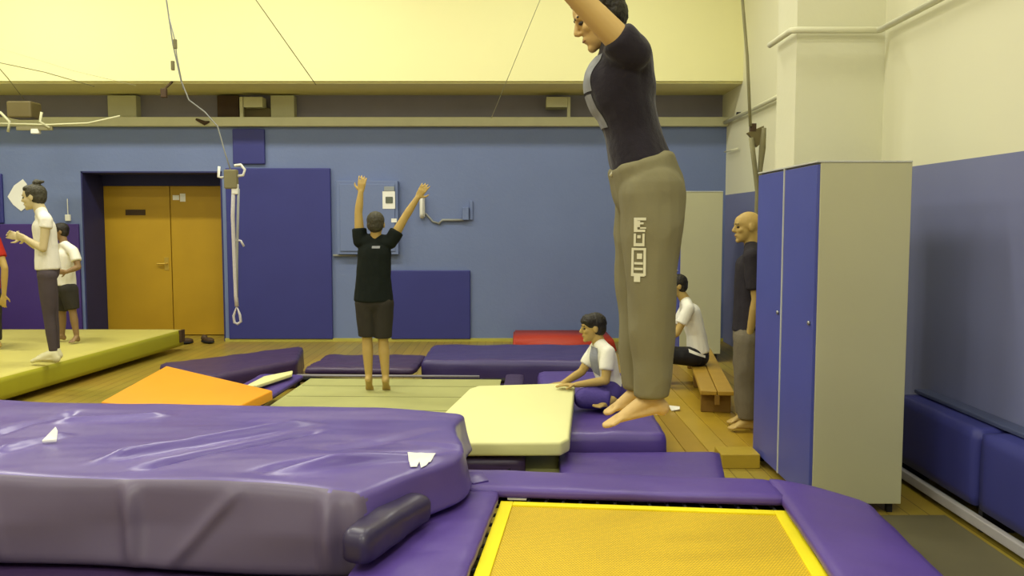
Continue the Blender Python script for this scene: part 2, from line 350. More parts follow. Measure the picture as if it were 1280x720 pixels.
# wall telephone
t = thing('wall_telephone', 'white telephone handset on the blue wall beside a cable', 'telephone', at(528, 273, D))
bm = B(); a = at(528, 245, D); b = at(528, 272, D)
add_box(bm, (a.x-0.035, D-0.05, b.z), (a.x+0.035, D-0.002, a.z), 0.015); build('base', bm, M_white, t)
bm = B(); add_tube(bm, [(a.x, D-0.06, a.z+0.02), (a.x, D-0.09, a.z-0.05), (a.x, D-0.09, b.z+0.06), (a.x, D-0.06, b.z)], [0.03, 0.022, 0.022, 0.03], 10); build('handset', bm, M_white, t, True, True)
bm = B(); add_tube(bm, [at(526, 262, D-0.04), at(533, 268, D-0.02), at(541, 277, D-0.02), at(548, 279, D-0.02)], 0.014, 6); build('cord', bm, M_greycable, t, True, True)
t = thing('cable_box', 'small blue-painted junction box with conduit on the wall', 'junction box', at(582, 275, D))
px_box('case', (578, 259), (586, 275), D-0.07, 0.068, M_blue, t); px_box('bracket', (587, 251), (591, 275), D-0.03, 0.028, M_blue, t)
bm = B(); add_tube(bm, [at(548, 280, D-0.03), at(553, 275, D-0.03), at(580, 275, D-0.03)], 0.018, 6); build('conduit', bm, M_greycable, t, True, True)
bm = B(); add_tube(bm, [(at(417, 319, D).x, D-0.03, at(417, 319, D).z), (at(446, 319, D).x, D-0.03, at(446, 319, D).z)], 0.016, 6); tag(build('conduit', bm, M_greycable, None, True, True), 'short horizontal conduit below the wall cabinet', 'conduit')

# pipes along the right wall
bm = B(); add_tube(bm, [(2.55, -2, 2.93), (2.55, 6.10, 2.93), (2.52, 6.11, 2.93), (1.97, 6.11, 2.93), (1.94, 6.13, 2.93), (1.94, 6.62, 2.93)], 0.022, 10); tag(build('wall_pipe', bm, M_cream, None, True, True), 'cream heating pipe bending round the pilaster', 'pipe')
bm = B(); add_tube(bm, [(2.80, 6.64, 2.93), (2.80, 11.5, 2.91)], 0.025, 10); tag(build('wall_pipe', bm, M_cream, None, True, True), 'cream pipe along the far wall behind the pilaster', 'pipe')
bm = B(); add_tube(bm, [at(906, 190, 11.45), at(922, 186, 10.85)], 0.012, 6); tag(build('conduit', bm, M_cream, None, True, True), 'short thin conduit on the far right wall', 'conduit')

# ================================================================== MATS AND TRAMPOLINES
ROT = math.radians(-6)
def dirs(rot): return V((math.cos(rot), math.sin(rot), 0)), V((-math.sin(rot), math.cos(rot), 0))
# --- near trampoline
c0 = on(626, 627, 0.28); ex, ey = dirs(ROT); BW, BL = 1.32, 2.5
tr = thing('trampoline', 'purple-padded trampoline with a yellow bed under the airborne jumper', 'trampoline', (c0.x, c0.y, 0), ROT)
def loc_box(name, lo, hi, m, parent, bevel=0): bm = B(); add_box(bm, lo, hi, bevel); return build(name, bm, m, parent, False)
bm = B(); add_box(bm, (0.05, -BL+0.05, 0.268), (BW-0.05, -0.05, 0.276)); bed = build('bed', bm, M_bed, tr, False)
for lo, hi in (((0, -BL, 0.272), (0.06, 0, 0.284)), ((BW-0.06, -BL, 0.272), (BW, 0, 0.284)), ((0.06, -0.05, 0.272), (BW-0.06, 0, 0.284)), ((0.06, -BL, 0.272), (BW-0.06, -BL+0.05, 0.284))):
    loc_box('border_band', lo, hi, M_bedge, bed, 0.003)
bm = B(); g = 0.16
add_tube(bm, [(-g, g, 0.24), (BW+g, g, 0.24), (BW+g, -BL-g, 0.24), (-g, -BL-g, 0.24)], 0.03, 10, True); build('frame', bm, M_black, tr, False, True)
for x in (-g, BW+g):
    for y in (g, -BL/2, -BL-g):
        bm = B(); add_cyl(bm, (x, y, 0), (x, y, 0.24), 0.022); build('leg', bm, M_black, tr, False, True)
bm = B(); add_cyl(bm, (0, 0, 0.278), (0, 0.14, 0.262), 0.009, 0.009, 8); s0 = build('spring', bm, M_black, tr, False, True); s0.location = (0.05, 0.0, 0)
def spring(x, y, rz):
    o = s0.copy(); COL.objects.link(o); o.parent = tr; o.location = (x, y, 0); o.rotation_euler = (0, 0, rz)
for k in range(1, 16): spring(0.05+k*(BW-0.1)/15, 0, 0)
for k in range(20):
    spring(0, -0.06-k*0.125, math.pi/2); spring(BW, -0.06-k*0.125, -math.pi/2)
tape = loc_box('pale_tape', (0.03, 0.015, 0.285), (0.12, 0.06, 0.290), M_print, tr)
def pad_mesh(name, quad, z1, droop, m, parent, th=0.05, seed=0, wr=0.006):
    # droop: (edge axis) lowers the outer edge
    bm = B(); soft_box(bm, quad, z1-th, z1, 0.022, 0.045, wr, V((3, 6, 4)), seed, droop); return build(name, bm, m, parent, False, True)
PW = 0.40
pad_mesh('edge_pad', [(-0.42, 0.015), (BW+0.01, 0.035), (BW+0.0, 0.39), (-0.42, 0.42)], 0.335, lambda p, u, v, t, n: p+V((0, 0, -0.02*v*v)), M_pad, tr, seed=1)
pad_mesh('edge_pad', [(-0.46, -BL-0.3), (-0.012, -BL-0.3), (-0.012, 0.03), (-0.46, 0.03)], 0.328, lambda p, u, v, t, n: p+V((0, 0, -0.03*(1-u)**2)), M_pad, tr, seed=2, wr=0.009)
pad_mesh('edge_pad', [(BW+0.012, -BL-0.3), (BW+0.50, -BL-0.3), (BW+0.42, 0.19), (BW-0.02, 0.36)], 0.335, lambda p, u, v, t, n: p+V((0, 0, -0.06*u*u)), M_pad, tr, seed=3, wr=0.004)
pad_mesh('edge_pad', [(-0.04, -BL-0.36), (BW+0.04, -BL-0.36), (BW+0.04, -BL-0.02), (-0.04, -BL-0.02)], 0.335, None, M_pad, tr, seed=4)

# --- far trampoline
R2 = math.radians(-2); e2x, e2y = dirs(R2); c2 = on(388, 473, 0.2); B2W, B2L = 1.72, 2.55
t2 = thing('trampoline', 'trampoline with an olive bed under the boy with raised arms', 'trampoline', (c2.x, c2.y, 0), R2)
bm = B(); add_box(bm, (0, -B2L, 0.19), (B2W, 0, 0.2)); build('bed', bm, M_olive, t2, False)
for yy in (-0.35, -0.8, -1.3):
    bm = B(); add_box(bm, (0.02, yy, 0.2), (B2W-0.02, yy+0.012, 0.202)); build('bed_seam', bm, mat('seam_dark', (0.25, 0.25, 0.09)), t2, False)
bm = B(); add_tube(bm, [(-.16, .16, 0.16), (B2W+.16, .16, 0.16), (B2W+.16, -B2L-.12, 0.16), (-.16, -B2L-.12, 0.16)], 0.028, 8, True); build('frame', bm, M_black, t2, False, True)
for x in (-.16, B2W+.16):
    for y in (.16, -B2L-.12):
        bm = B(); add_cyl(bm, (x, y, 0), (x, y, 0.16), 0.022); build('leg', bm, M_black, t2, False, True)
pad_mesh('edge_pad', [(-0.46, -B2L), (-0.06, -B2L), (-0.06, 0.0), (-0.46, 0.05)], 0.235, None, M_purple, t2, seed=5)
pad_mesh('edge_pad', [(B2W+0.04, -1.1), (B2W+0.2, -1.1), (B2W+0.2, 0.1), (B2W+0.04, 0.1)], 0.235, None, M_dkpurple, t2, seed=6)
pad_mesh('edge_pad', [(-0.1, 0.2), (0.9, 0.2), (0.9, 1.02), (-0.1, 1.02)], 0.255, None, M_dkpurple, t2, 0.06, seed=7, wr=0.02)
bm = B(); add_tube(bm, [(-0.14, 0.06, 0.215), (B2W-0.2, 0.06, 0.215)], 0.012, 8); build('edge_rail', bm, mat('rail_grey', (0.3, 0.28, 0.33)), t2, False, True)

# thick purple mat behind the far trampoline, on its right
def soft_thing(name, quad, z0, z1, rad, m, label, cat='mat', step=0.05, wr=0.0, ws=V((2, 4, 3)), seed=0, group=None, fn=None):
    bm = B(); soft_box(bm, quad, z0, z1, rad, step, wr, ws, seed, fn); o = build(name, bm, m, None, True, True); tag(o, label, cat, group); return o
soft_thing('folded_mat', [(-0.86, 8.12), (0.82, 8.02), (0.86, 9.15), (-0.85, 9.15)], 0.0, 0.30, 0.05, M_dkviolet, 'thick purple mat lying before the red mat', seed=11, wr=0.012)
soft_thing('tilted_mat', [(-2.62, 7.4), (-2.08, 8.3), (-2.25, 9.25), (-3.35, 8.1)], 0.0, 0.27, 0.04, M_dkpurple, 'dark plum mat with pointed corners behind the orange mat', seed=12, wr=0.01)
bm = B(); add_prism(bm, [on(305, 483, .29), on(322, 481, 0.29), on(365, 467, 0.29), on(366, 463, 0.29), on(330, 470, 0.29)], 0.03, 0.008); tag(build('mat_strip', bm, M_creammat, None, True, True), 'narrow yellow strip of mat between orange and plum mats', 'mat')
# red wedge mat
bm = B(); y0, y1 = 10.55, 11.45
pts = [(on(641, 437, 0).x, 0.0), (0.02, 0.17), (1.25, 0.17), (1.3, 0.0)]
a = [bm.verts.new((x, y0, z)) for x, z in pts]; b = [bm.verts.new((x, y1, z)) for x, z in pts]
bm.faces.new(a); bm.faces.new(b[::-1])
for i in range(4): bm.faces.new((a[i], a[(i+1) % 4], b[(i+1) % 4], b[i]))
bmesh.ops.bevel(bm, geom=bm.edges[:], offset=0.02, segments=2, affect='EDGES'); tag(build('wedge_mat', bm, M_red, None, True, True), 'red mat lying against the blue back wall', 'mat')

# orange mat, propped
A_, B_, C_ = on(341, 488, 0.33), on(208, 457, 0.41), on(126, 502, 0.33)
Dp = on(268, 522, 0.32)
bm = B(); add_prism(bm, [A_, B_, C_, Dp], 0.075, 0.012); om = build('orange_mat', bm, M_orange, None, True, True); tag(om, 'bright orange gym mat tilted beside the far trampoline', 'mat')
# support under it: folded brown mat
soft_thing('folded_mat', [(-3.05, 6.35), (-2.42, 6.25), (-2.42, 6.9), (-2.95, 7.2)], 0.0, 0.20, 0.03, M_dkpurple, 'dark folded mat hidden under the orange mat', seed=13)

# yellow landing mat (people stand on it)
lm = thing('landing_mat', 'large yellow landing mat with people standing on it', 'mat', (-5.6, 9.0, 0))
bm = B(); soft_box(bm, [(-7.9, 6.95), (-4.43, 6.95), (-4.1, 10.75), (-7.9, 10.75)], 0.06, 0.275, 0.03, 0.12, 0.0)
body = build('cover', bm, M_landmat, lm, True, True)
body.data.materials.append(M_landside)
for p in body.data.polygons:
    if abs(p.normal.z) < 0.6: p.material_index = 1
bm = B(); add_box(bm, (-4.12, 10.60, 0.12), (-4.085, 10.72, 0.27), 0.005); build('corner_strap', bm, M_brown, lm)
bm = B(); add_box(bm, (-7.7, 7.1, 0.0), (-4.62, 10.6, 0.062)); build('base_board', bm, M_brown, lm)

# cream mat propped on the far trampoline's edge
BRc, BLc = at(719, 478, 6.05), at(590, 482, 6.05)
FR, FL = on(711, 553, 0.34), V((-0.58, 5.0, 0.33))
FL.y = FR.y+0.02
bm = B(); 
up = (BRc-FR).cross(BLc-FR).normalized(); up = up if up.z > 0 else -up
cutr = FR + (BRc-FR)*0.06; cutl = FR + (FL-FR)*0.05
cutb1 = BRc + (BLc-BRc)*0.04; cutb2 = BRc + (FR-BRc)*0.04; cutc1 = BLc+(BRc-BLc)*0.06; cutc2 = BLc+(FL-BLc)*0.06
add_prism(bm, [FL, cutl, cutr, cutb2, cutb1, cutc1, cutc2], 0.085, 0.016, -up); tag(build('cream_mat', bm, M_creammat, None, True, True), 'pale cream gym mat under the sitting boy\'s hands', 'mat')
# dark mat below it
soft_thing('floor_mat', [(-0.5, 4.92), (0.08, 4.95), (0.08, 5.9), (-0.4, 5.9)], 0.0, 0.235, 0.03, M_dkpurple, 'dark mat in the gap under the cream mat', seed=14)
soft_thing('floor_mat', [(0.0, 4.72), (0.30, 4.72), (0.30, 5.62), (0.1, 5.62)], 0.0, 0.14, 0.02, M_olive, 'olive mat corner between cream mat and purple padding', seed=15)
# purple floor padding
soft_thing('floor_mat', [(0.27, 4.62), (1.17, 4.62), (1.28, 5.22), (0.29, 5.22)], 0.0, 0.20, 0.03, M_purple, 'purple floor mat between the near trampoline and sitting boy\'s mat', seed=16, wr=0.008)
soft_thing('floor_mat', [(0.31, 5.24), (0.96, 5.24), (0.98, 6.75), (0.31, 6.75)], 0.0, 0.30, 0.04, M_purple, 'thick purple mat the boy with white sleeves sits on', seed=17, wr=0.01)
soft_thing('folded_mat', [(0.24, 7.0), (0.97, 6.85), (1.0, 7.7), (0.24, 7.7)], 0.0, 0.26, 0.04, M_purple, 'purple mat behind the boy with white sleeves', seed=18, wr=0.02)

# --- crash mat with slack tarp cover
cm = thing('crash_mat', 'big crash mat in slack shiny purple cover with torn white patch', 'crash mat', (-1.6, 4.0, 0))
ZT = 0.575
fl, fr, bk_r, bk_l = on(-110, 590, ZT), on(440, 608, ZT), on(582, 512, ZT), on(-90, 496, ZT)
fl2 = V((fl.x, fl.y, 0))
def crash(p, u, v, t, n):
    q = p.copy()
    # long shallow folds running along the mat, drawn by hand as ridges
    for (a, b, amp, wd) in FOLDS:
        ab = (b-a); L = ab.length; d = ab/L; s = (V((p.x, p.y, 0))-a); k = s.dot(d)/L
        if -0.15 < k < 1.15 and t > 0.55:
            dist = abs(s.x*d.y-s.y*d.x); fade = max(0, min(1, (k+0.15)/0.2))*max(0, min(1, (1.15-k)/0.2))
            q.z += amp*math.exp(-(dist/wd)**2)*fade*max(0, min(1, (v-0.08)/0.12))*max(0, min(1, (1-u)/0.1))
    # sagging ends: right end bulges, pinched in the middle
    if u > 0.8:
        w_ = (u-0.8)/0.2
        q.x += 0.05*w_*(1-t) + 0.23*w_*math.exp(-((v-0.42)/0.28)**2)
        q.z -= 0.03*w_**2*t*(1 if v < 0.5 else 0.5)
        q.z += 0.115*max(0, min(1, (p.x+0.68)/0.07))*(1-t)
    # front face billows
    if v < 0.25:
        w_ = (0.25-v)/0.25
        q.y -= 0.07*w_*(1-t)**0.7
        for xr_, sl_, am_ in ((-1.52, 0.12, 0.045), (-0.74, -0.05, 0.05), (-1.22, -0.9, 0.03), (-2.1, 0.3, 0.03)):
            q.y -= am_*w_*math.exp(-((p.x-xr_-sl_*(0.5-t)*0.35)/0.035)**2)*(1-abs(2*t-1)**3)
        q.y -= 0.030*w_*math.sin(p.x*5.2+0.6*math.sin(p.z*9))*(1-abs(2*t-1)*0.6)
    s = V((p.x*1.1, p.y*3.2, p.z*2.0))
    q += n*(0.018*noise.noise(s*1.2+V((3, 1, 7))) + 0.003*noise.noise(s*4.3))*(0.3 if t < 0.05 else 1)
    return q
def g2(px, py): p = on(px, py, ZT); return V((p.x, p.y, 0))
FOLDS = [(g2(140, 575), g2(380, 532), 0.04, 0.03), (g2(150, 590), g2(380, 542), -0.05, 0.028), (g2(290, 602), g2(500, 562), 0.045, 0.03), (g2(310, 592), g2(520, 552), -0.05, 0.03),
         (g2(0, 566), g2(80, 545), 0.03, 0.03), (g2(80, 530), g2(200, 520), 0.03, 0.03), (g2(400, 560), g2(520, 535), -0.02, 0.03), (g2(0, 540), g2(90, 515), -0.03, 0.03)]
bm = B(); soft_box(bm, [(fl.x, fl.y), (fr.x, fr.y), (bk_r.x, bk_r.y), (bk_l.x, bk_l.y)], 0.225, ZT, 0.04, 0.02, 0.0, V((1, 1, 1)), 0, crash)
cover = build('cover', bm, M_tarp, cm, True, True)
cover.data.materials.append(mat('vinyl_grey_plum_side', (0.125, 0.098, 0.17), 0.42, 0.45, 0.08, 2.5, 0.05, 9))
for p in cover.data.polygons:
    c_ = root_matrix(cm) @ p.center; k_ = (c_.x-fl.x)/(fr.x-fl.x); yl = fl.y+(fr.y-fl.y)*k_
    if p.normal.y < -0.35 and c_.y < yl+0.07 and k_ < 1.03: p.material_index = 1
cv_bvh = BVHTree.FromPolygons([root_matrix(cm) @ v.co for v in cover.data.vertices], [tuple(p.vertices) for p in cover.data.polygons])
def drape(bm, outline, bvh, direction, lift=0.004, n=8):
    """flat print lying on a surface: outline quads given as 4 world corners"""
    d = V(direction).normalized()
    for q in outline:
        q = [V(c) for c in q]; g = []
        for i in range(n+1):
            row = []
            for j in range(n+1):
                p = (q[0]*(1-i/n)+q[1]*(i/n))*(1-j/n) + (q[3]*(1-i/n)+q[2]*(i/n))*(j/n)
                h = bvh.ray_cast(p-d*1.0, d)
                row.append(bm.verts.new((h[0] if h[0] else p)-d*lift))
            g.append(row)
        for i in range(n):
            for j in range(n): bm.faces.new((g[i][j], g[i+1][j], g[i+1][j+1], g[i][j+1]))
bm = B()
P3 = lambda x, y: on(x, y, ZT)
drape(bm, [[P3(511, 573), P3(538, 571), P3(546, 562), P3(508, 563)], [P3(513, 578), P3(521, 577), P3(524, 572), P3(511, 572)], [P3(526, 577), P3(533, 574), P3(537, 570), P3(524, 571)]], cv_bvh, (0, 0, -1), 0.006, 6)
o = build('torn_patch', bm, M_paper, cm); o['label'] = 'ragged white tear in the purple cover'
# loose flap of the cover on the pad
bm = B(); f0 = [on(552, 598, 0.345), on(592, 604, 0.345), on(611, 600, 0.345), on(604, 590, 0.35), on(566, 590, 0.38)]
add_prism(bm, f0, 0.012, 0.004); build('cover_flap', bm, M_purple, cm, True, True)
# open end: rolled rim of cover, coloured dark for the shadow under its overhang
e0, e1 = on(438, 716, 0.345), on(533, 646, 0.36)
bm = B(); soft_box(bm, [(e0.x-0.05, e0.y+0.09), (e0.x+0.05, e0.y+0.05), (e1.x+0.03, e1.y+0.0), (e1.x-0.2, e1.y+0.05)], 0.335, 0.465, 0.045, 0.02, 0.012, V((2.5, 4, 6)), 21); o = build('cover_end', bm, mat('vinyl_overhang_shade', (0.036, 0.027, 0.075), 0.35, 0.5), cm, True, True); o['label'] = 'slack cover end coloured dark for the overhang shadow'
# what the crash mat lies on
soft_thing('base_mat', [(-3.2, 3.1), (-0.62, 3.0), (-0.46, 4.55), (-3.2, 4.75)], 0.0, 0.21, 0.03, M_dkpurple, 'dark low mat carrying the crash mat', seed=22)
# torn paper on the mat
pc = on(63, 553, ZT+0.01); bm = B(); add_prism(bm, [pc+V((-0.035, -0.01, 0.012)), pc+V((0.035, -0.01, 0.016)), pc+V((0.02, 0.03, 0.05)), pc+V((0.0, 0.05, 0.065)), pc+V((-0.02, 0.03, 0.035))], 0.012, 0.003)
tag(build('crumpled_tissue', bm, M_paper, None, True, False), 'crumpled white tissue on the purple crash mat', 'tissue')

# ================================================================== RIGHT SIDE: LOCKERS, BENCH, DECK
def locker(name, x0, x1, y0, y1, z0, z1, ndoors, label, split=None):
    t = thing(name, label, 'locker', ((x0+x1)/2, (y0+y1)/2, 0))
    bm = B(); add_box(bm, (x0+0.018, y0, z0), (x1, y1, z1), 0.004); build('body', bm, M_lockside, t)
    n = ndoors
    for k in range(n):
        a = y0+0.006+(y1-y0)*k/n; b = y0+(y1-y0)*(k+1)/n-0.006
        bm = B(); add_box(bm, (x0, a, z0+0.01), (x0+0.02, b, z1-0.01), 0.003); d = build('door', bm, M_lockdoor, t)
        bm = B(); add_cyl(bm, (x0, a+0.05, 1.05), (x0-0.012, a+0.05, 1.05), 0.012, 0.012, 12); build('lock', bm, M_steel, d, True, True)
        if k:
            bm = B(); add_box(bm, (x0-0.006, a-0.012, z0+0.01), (x0+0.02, a, z1), 0.002); build('edge_strip', bm, M_locktop, t)
    bm = B(); add_box(bm, (x0-0.004, y0-0.004, z1), (x1, y1, z1+0.01), 0.002); build('top_rim', bm, M_locktop, t)
    for lx in (x0+0.05, x1-0.05):
        for ly in (y0+0.04, y1-0.04):
            bm = B(); add_box(bm, (lx-0.015, ly-0.015, 0), (lx+0.015, ly+0.015, z0)); build('foot', bm, M_black, t)
    return t
n1 = at(1022, 203, 4.65); n2 = at(1141, 203, 4.65)
zb2 = at(1130, 630, 4.65).z
locker('locker_cabinet', n1.x, n2.x, 4.65, 5.76, zb2, n1.z, 2, 'tall blue-doored locker cabinet with cream side near the right wall')
q1, q2 = at(850, 240, 9.8), at(904, 241, 9.8)
locker('locker_cabinet', q1.x, q2.x, 9.8, 10.7, 0.1, q1.z, 2, 'distant cream locker cabinet behind the bald man')
# wall padding boxes along the right wall
rp = thing('padded_bench', 'low blue padded wall box along the right wall beside lockers', 'wall padding', (2.49, 4.2, 0))
for k, (ya, yb) in enumerate(((2.6, 3.32), (3.36, 4.36), (4.40, 5.35))):
    bm = B(); soft_box(bm, [(2.40, ya), (2.60, ya), (2.60, yb), (2.40, yb)], 0.12, 0.53, 0.02, 0.06, 0.004, V((3, 3, 3)), 30+k); build('cushion', bm, M_navy, rp, True, True)
bm = B(); add_box(bm, (2.52, 2.6, 0.535), (2.615, 5.35, 0.56), 0.006); build('top_rail', bm, mat('rail_blue_grey', (0.06, 0.075, 0.16)), rp)
bm = B(); add_box(bm, (2.39, 2.6, 0.03), (2.43, 5.35, 0.085), 0.006); build('base_rail', bm, mat('rail_grey2', (0.42, 0.40, 0.42)), rp)
for yy in (2.7, 4.38, 5.3):
    bm = B(); add_box(bm, (2.43, yy-0.02, 0.0), (2.6, yy+0.02, 0.125)); build('foot', bm, M_black, rp)

bm = B(); add_box(bm, (1.72, 2.0, 0.0), (2.36, 4.6, 0.012), 0.004); tag(build('floor_shade_strip', bm, mat('floor_shade_olive_grey', (0.13, 0.115, 0.06), 0.5, 0.4, 0.1, 4), None), 'olive-grey strip of painted floor shade between near trampoline and padded wall box', 'floor shade')  # thin sheet whose dark colour stands in for shade on the boards
# wooden deck of boards
dk = thing('wooden_deck', 'low yellow wooden deck the bald man stands on', 'deck', (1.4, 7.6, 0))
d0, d1 = on(843, 566, 0.04), on(930, 566, 0.04)
nb = 6; x0, x1 = 1.03, 1.98
for k in range(nb):
    xa = x0+(x1-x0)*k/nb; xb = x0+(x1-x0)*(k+1)/nb-0.004; bm = B(); add_box(bm, (xa, d0.y, 0.0), (xb, 9.4, 0.04), 0.004)
    build('board', bm, mat('deck_board_%d' % (k % 3), [(0.42, 0.27, 0.022), (0.38, 0.235, 0.018), (0.45, 0.30, 0.03)][k % 3], 0.35, 0.45, 0.12, 4), dk)
sb = at(902, 568, 5.52), at(950, 590, 5.52)
bm = B(); add_box(bm, (sb[0].x, 5.52, 0.0), (sb[1].x, 5.72, sb[0].z), 0.006); tag(build('wooden_block', bm, mat('block_wood', (0.46, 0.32, 0.03), 0.4, 0.4, 0.08), None), 'short yellow wooden block at the foot of the deck', 'block')
# gymnastics bench
gb = thing('gym_bench', 'low wooden gym bench with a seated person in white', 'bench', (1.7, 7.6, 0.04))
def bench_pt(px, py, z): return on(px, py, z)
ba, bb = V((2.02, 9.3, 0)), V((1.66, 6.9, 0)); bd = (bb-ba).normalized(); bs = V((bd.y, -bd.x, 0))
for s in (-1, 1):
    o_ = bs*(0.068*s); bm = B(); add_prism(bm, [ba+o_-bs*0.065+V((0, 0, .24)), ba+o_+bs*0.065+V((0, 0, .24)), bb+o_+bs*0.065+V((0, 0, .24)), bb+o_-bs*0.065+V((0, 0, .24))], 0.035, 0.006); build('seat_plank', bm, M_bench, gb, True)
bm = B(); add_prism(bm, [ba-bs*0.02+V((0, 0, .205)), ba+bs*0.02+V((0, 0, .205)), bb+bs*0.02+V((0, 0, .205)), bb-bs*0.02+V((0, 0, .205))], 0.08, 0.004); build('beam', bm, M_benchdark, gb, True)
for f in (0.06, 0.5, 0.94):
    c = ba+(bb-ba)*f; bm = B(); add_prism(bm, [c-bs*0.12-bd*0.03+V((0, 0, .204)), c+bs*0.12-bd*0.03+V((0, 0, .204)), c+bs*0.12+bd*0.03+V((0, 0, .204)), c-bs*0.12+bd*0.03+V((0, 0, .204))], 0.163, 0.005); build('leg', bm, M_benchdark, gb, True)
# folded paper scraps on the pad edge
bm = B(); c = on(843, 512, 0.05); add_prism(bm, [c+V((-0.03, -0.03, 0)), c+V((0.04, -0.02, 0.01)), c+V((0.05, 0.03, 0.02)), c+V((-0.04, 0.03, 0.03))], 0.006); tag(build('paper_scrap', bm, M_shirtw, None), 'pale paper scrap on the deck behind the jumper\'s heel', 'paper')
c = on(826, 517, 0.30)
bm = B(); add_prism(bm, [c+V((-0.05, -0.012, 0)), c+V((0.03, -0.02, 0)), c+V((0.03, 0.02, 0)), c+V((-0.04, 0.02, 0))], 0.005); tag(build('paper_scrap', bm, M_shirtw, None), 'pale paper scrap on the purple mat\'s edge', 'paper')
# shoes by the door
sc = on(264, 423, 0)
for k, (dx, dy, rz) in enumerate(((-0.15, -0.02, 0.3), (0.13, 0.06, -0.5))):
    t = thing('shoe', ['dark shoe on the floor by the door, left of the pair', 'dark shoe on the floor by the door, right of the pair'][k], 'shoe', (sc.x+dx, 11.3+dy, 0), rz, 'pair of shoes by the door')
    bm = B(); add_ell(bm, (0, 0, 0.028), (0.12, 0.045, 0.028)); build('sole', bm, M_black, t, False, True)
    bm = B(); add_ell(bm, (0.02, 0, 0.05), (0.095, 0.042, 0.035)); add_ell(bm, (-0.06, 0, 0.07), (0.05, 0.038, 0.045)); build('upper', bm, M_brown, t, False, True)

# ================================================================== ROPES, PULLEYS, CABLES
rg = thing('spotting_rope', 'white spotting rope with pulleys and loop hanging before the navy pad', 'rope', at(297, 405, 7.6))
Y = 7.6; P = lambda x, y, yy=Y: at(x, y, yy)
bm = B(); add_box(bm, tuple(P(281, 236)-V((0, 0.03, 0))), tuple(P(297, 212)+V((0, 0.03, 0))), 0.012); build('pulley_block', bm, M_fabric, rg)
for pts in ([(274, 208), (273, 221), (279, 222)], [(293, 207), (301, 206), (306, 212), (304, 219), (297, 220)]):
    bm = B(); add_tube(bm, [P(*p) for p in pts], 0.012, 8); build('hook', bm, M_white, rg, True, True)
bm = B(); add_tube(bm, [P(292, 232), P(291, 270), P(293, 320), P(295, 370), P(296, 383)], 0.018, 8); build('rope', bm, M_rope, rg, True, True)
bm = B(); add_tube(bm, [P(298, 236), P(297, 290), P(296, 330), P(296, 383)], 0.012, 8); build('rope', bm, M_greycable, rg, True, True)
bm = B(); add_tube(bm, [P(296, 383), P(292, 395), P(293, 403), P(297, 405), P(301, 402), P(300, 394)], 0.012, 8, True); build('loop', bm, M_rope, rg, True, True)
bm = B(); add_tube(bm, [P(295, 300), P(301, 301), P(305, 308)], 0.010, 6); build('knot_end', bm, M_rope, rg, True, True)
bm = B(); add_box(bm, tuple(P(290, 243)-V((0, 0.02, 0))), tuple(P(298, 230)+V((0, 0.02, 0))), 0.008); build('clip', bm, M_white, rg)
def up_to_ceiling(p, q):  # extend a line of sight point pair to the ceiling
    d = q-p; return p + d*((CEIL-p.z)/d.z)
top = up_to_ceiling(P(222, 100), P(208, 0, 7.2))
bm = B(); add_tube(bm, [P(288, 212), P(281, 190), P(272, 158), P(256, 140), P(236, 125), P(226, 100), P(216, 55), P(208, 0), up_to_ceiling(P(216, 55), P(208, 0))], 0.006, 6); build('hanging_line', bm, M_greycable, rg, True, True)
def cable(pts, r, label, m=M_cable, name='ceiling_cable', cat='cable', group='thin cables up to the ceiling'):
    bm = B(); add_tube(bm, pts, r, 6); o = build(name, bm, m, None, True, True); tag(o, label, cat, group); return o
bm = B(); add_tube(bm, [P(229, 112), P(221, 70), P(219, 52), P(211, 20)], 0.005, 6); build('hanging_line', bm, M_greycable, rg, True, True)
for c in ((219, 55), (216, 82)):
    p = P(*c); bm = B(); add_box(bm, p-V((0.014, 0.014, 0.04)), p+V((0.014, 0.014, 0.04)), 0.005); build('line_clip', bm, M_fabric, rg)
p = at(205, 117, 10.6); bm = B(); add_box(bm, p-V((0.035, 0.03, 0.05)), p+V((0.035, 0.03, 0.06)), 0.01); add_cyl(bm, p+V((0, 0, 0.05)), p+V((0.0, 0.3, 0.20)), 0.015); tag(build('cable_clamp', bm, M_brown, None), 'dark clamp on the soffit edge above the yellow doors', 'clamp')
def far_cable(pa, Ya, pb, Yb, r, label, m=M_cable):
    a, b = at(*pa, Ya), at(*pb, Yb); return cable([a, b, up_to_ceiling(a, b)], r, label, m)
far_cable((395, 106), 10.75, (320, 0), 9.6, 0.005, 'thin diagonal cable on the yellow wall above the tall navy pad')
far_cable((614, 148), 11.0, (675, 0), 9.4, 0.004, 'faint cable slanting up left of the airborne jumper', M_ledge)
cable([at(118, 108, 10.7), at(55, 90, 10.1), at(-40, 70, 9.3)], 0.005, 'thin cable slanting up to the left photo edge')
cable([at(170, 107, 10.7), at(90, 88, 10.3), at(-40, 48, 9.6)], 0.003, 'faintest upper cable at the left photo edge', M_ledge)
cable([at(30, 124, 10.6), at(10, 98, 10.2), at(-40, 40, 9.4)], 0.005, 'steep short cable in the top left corner')
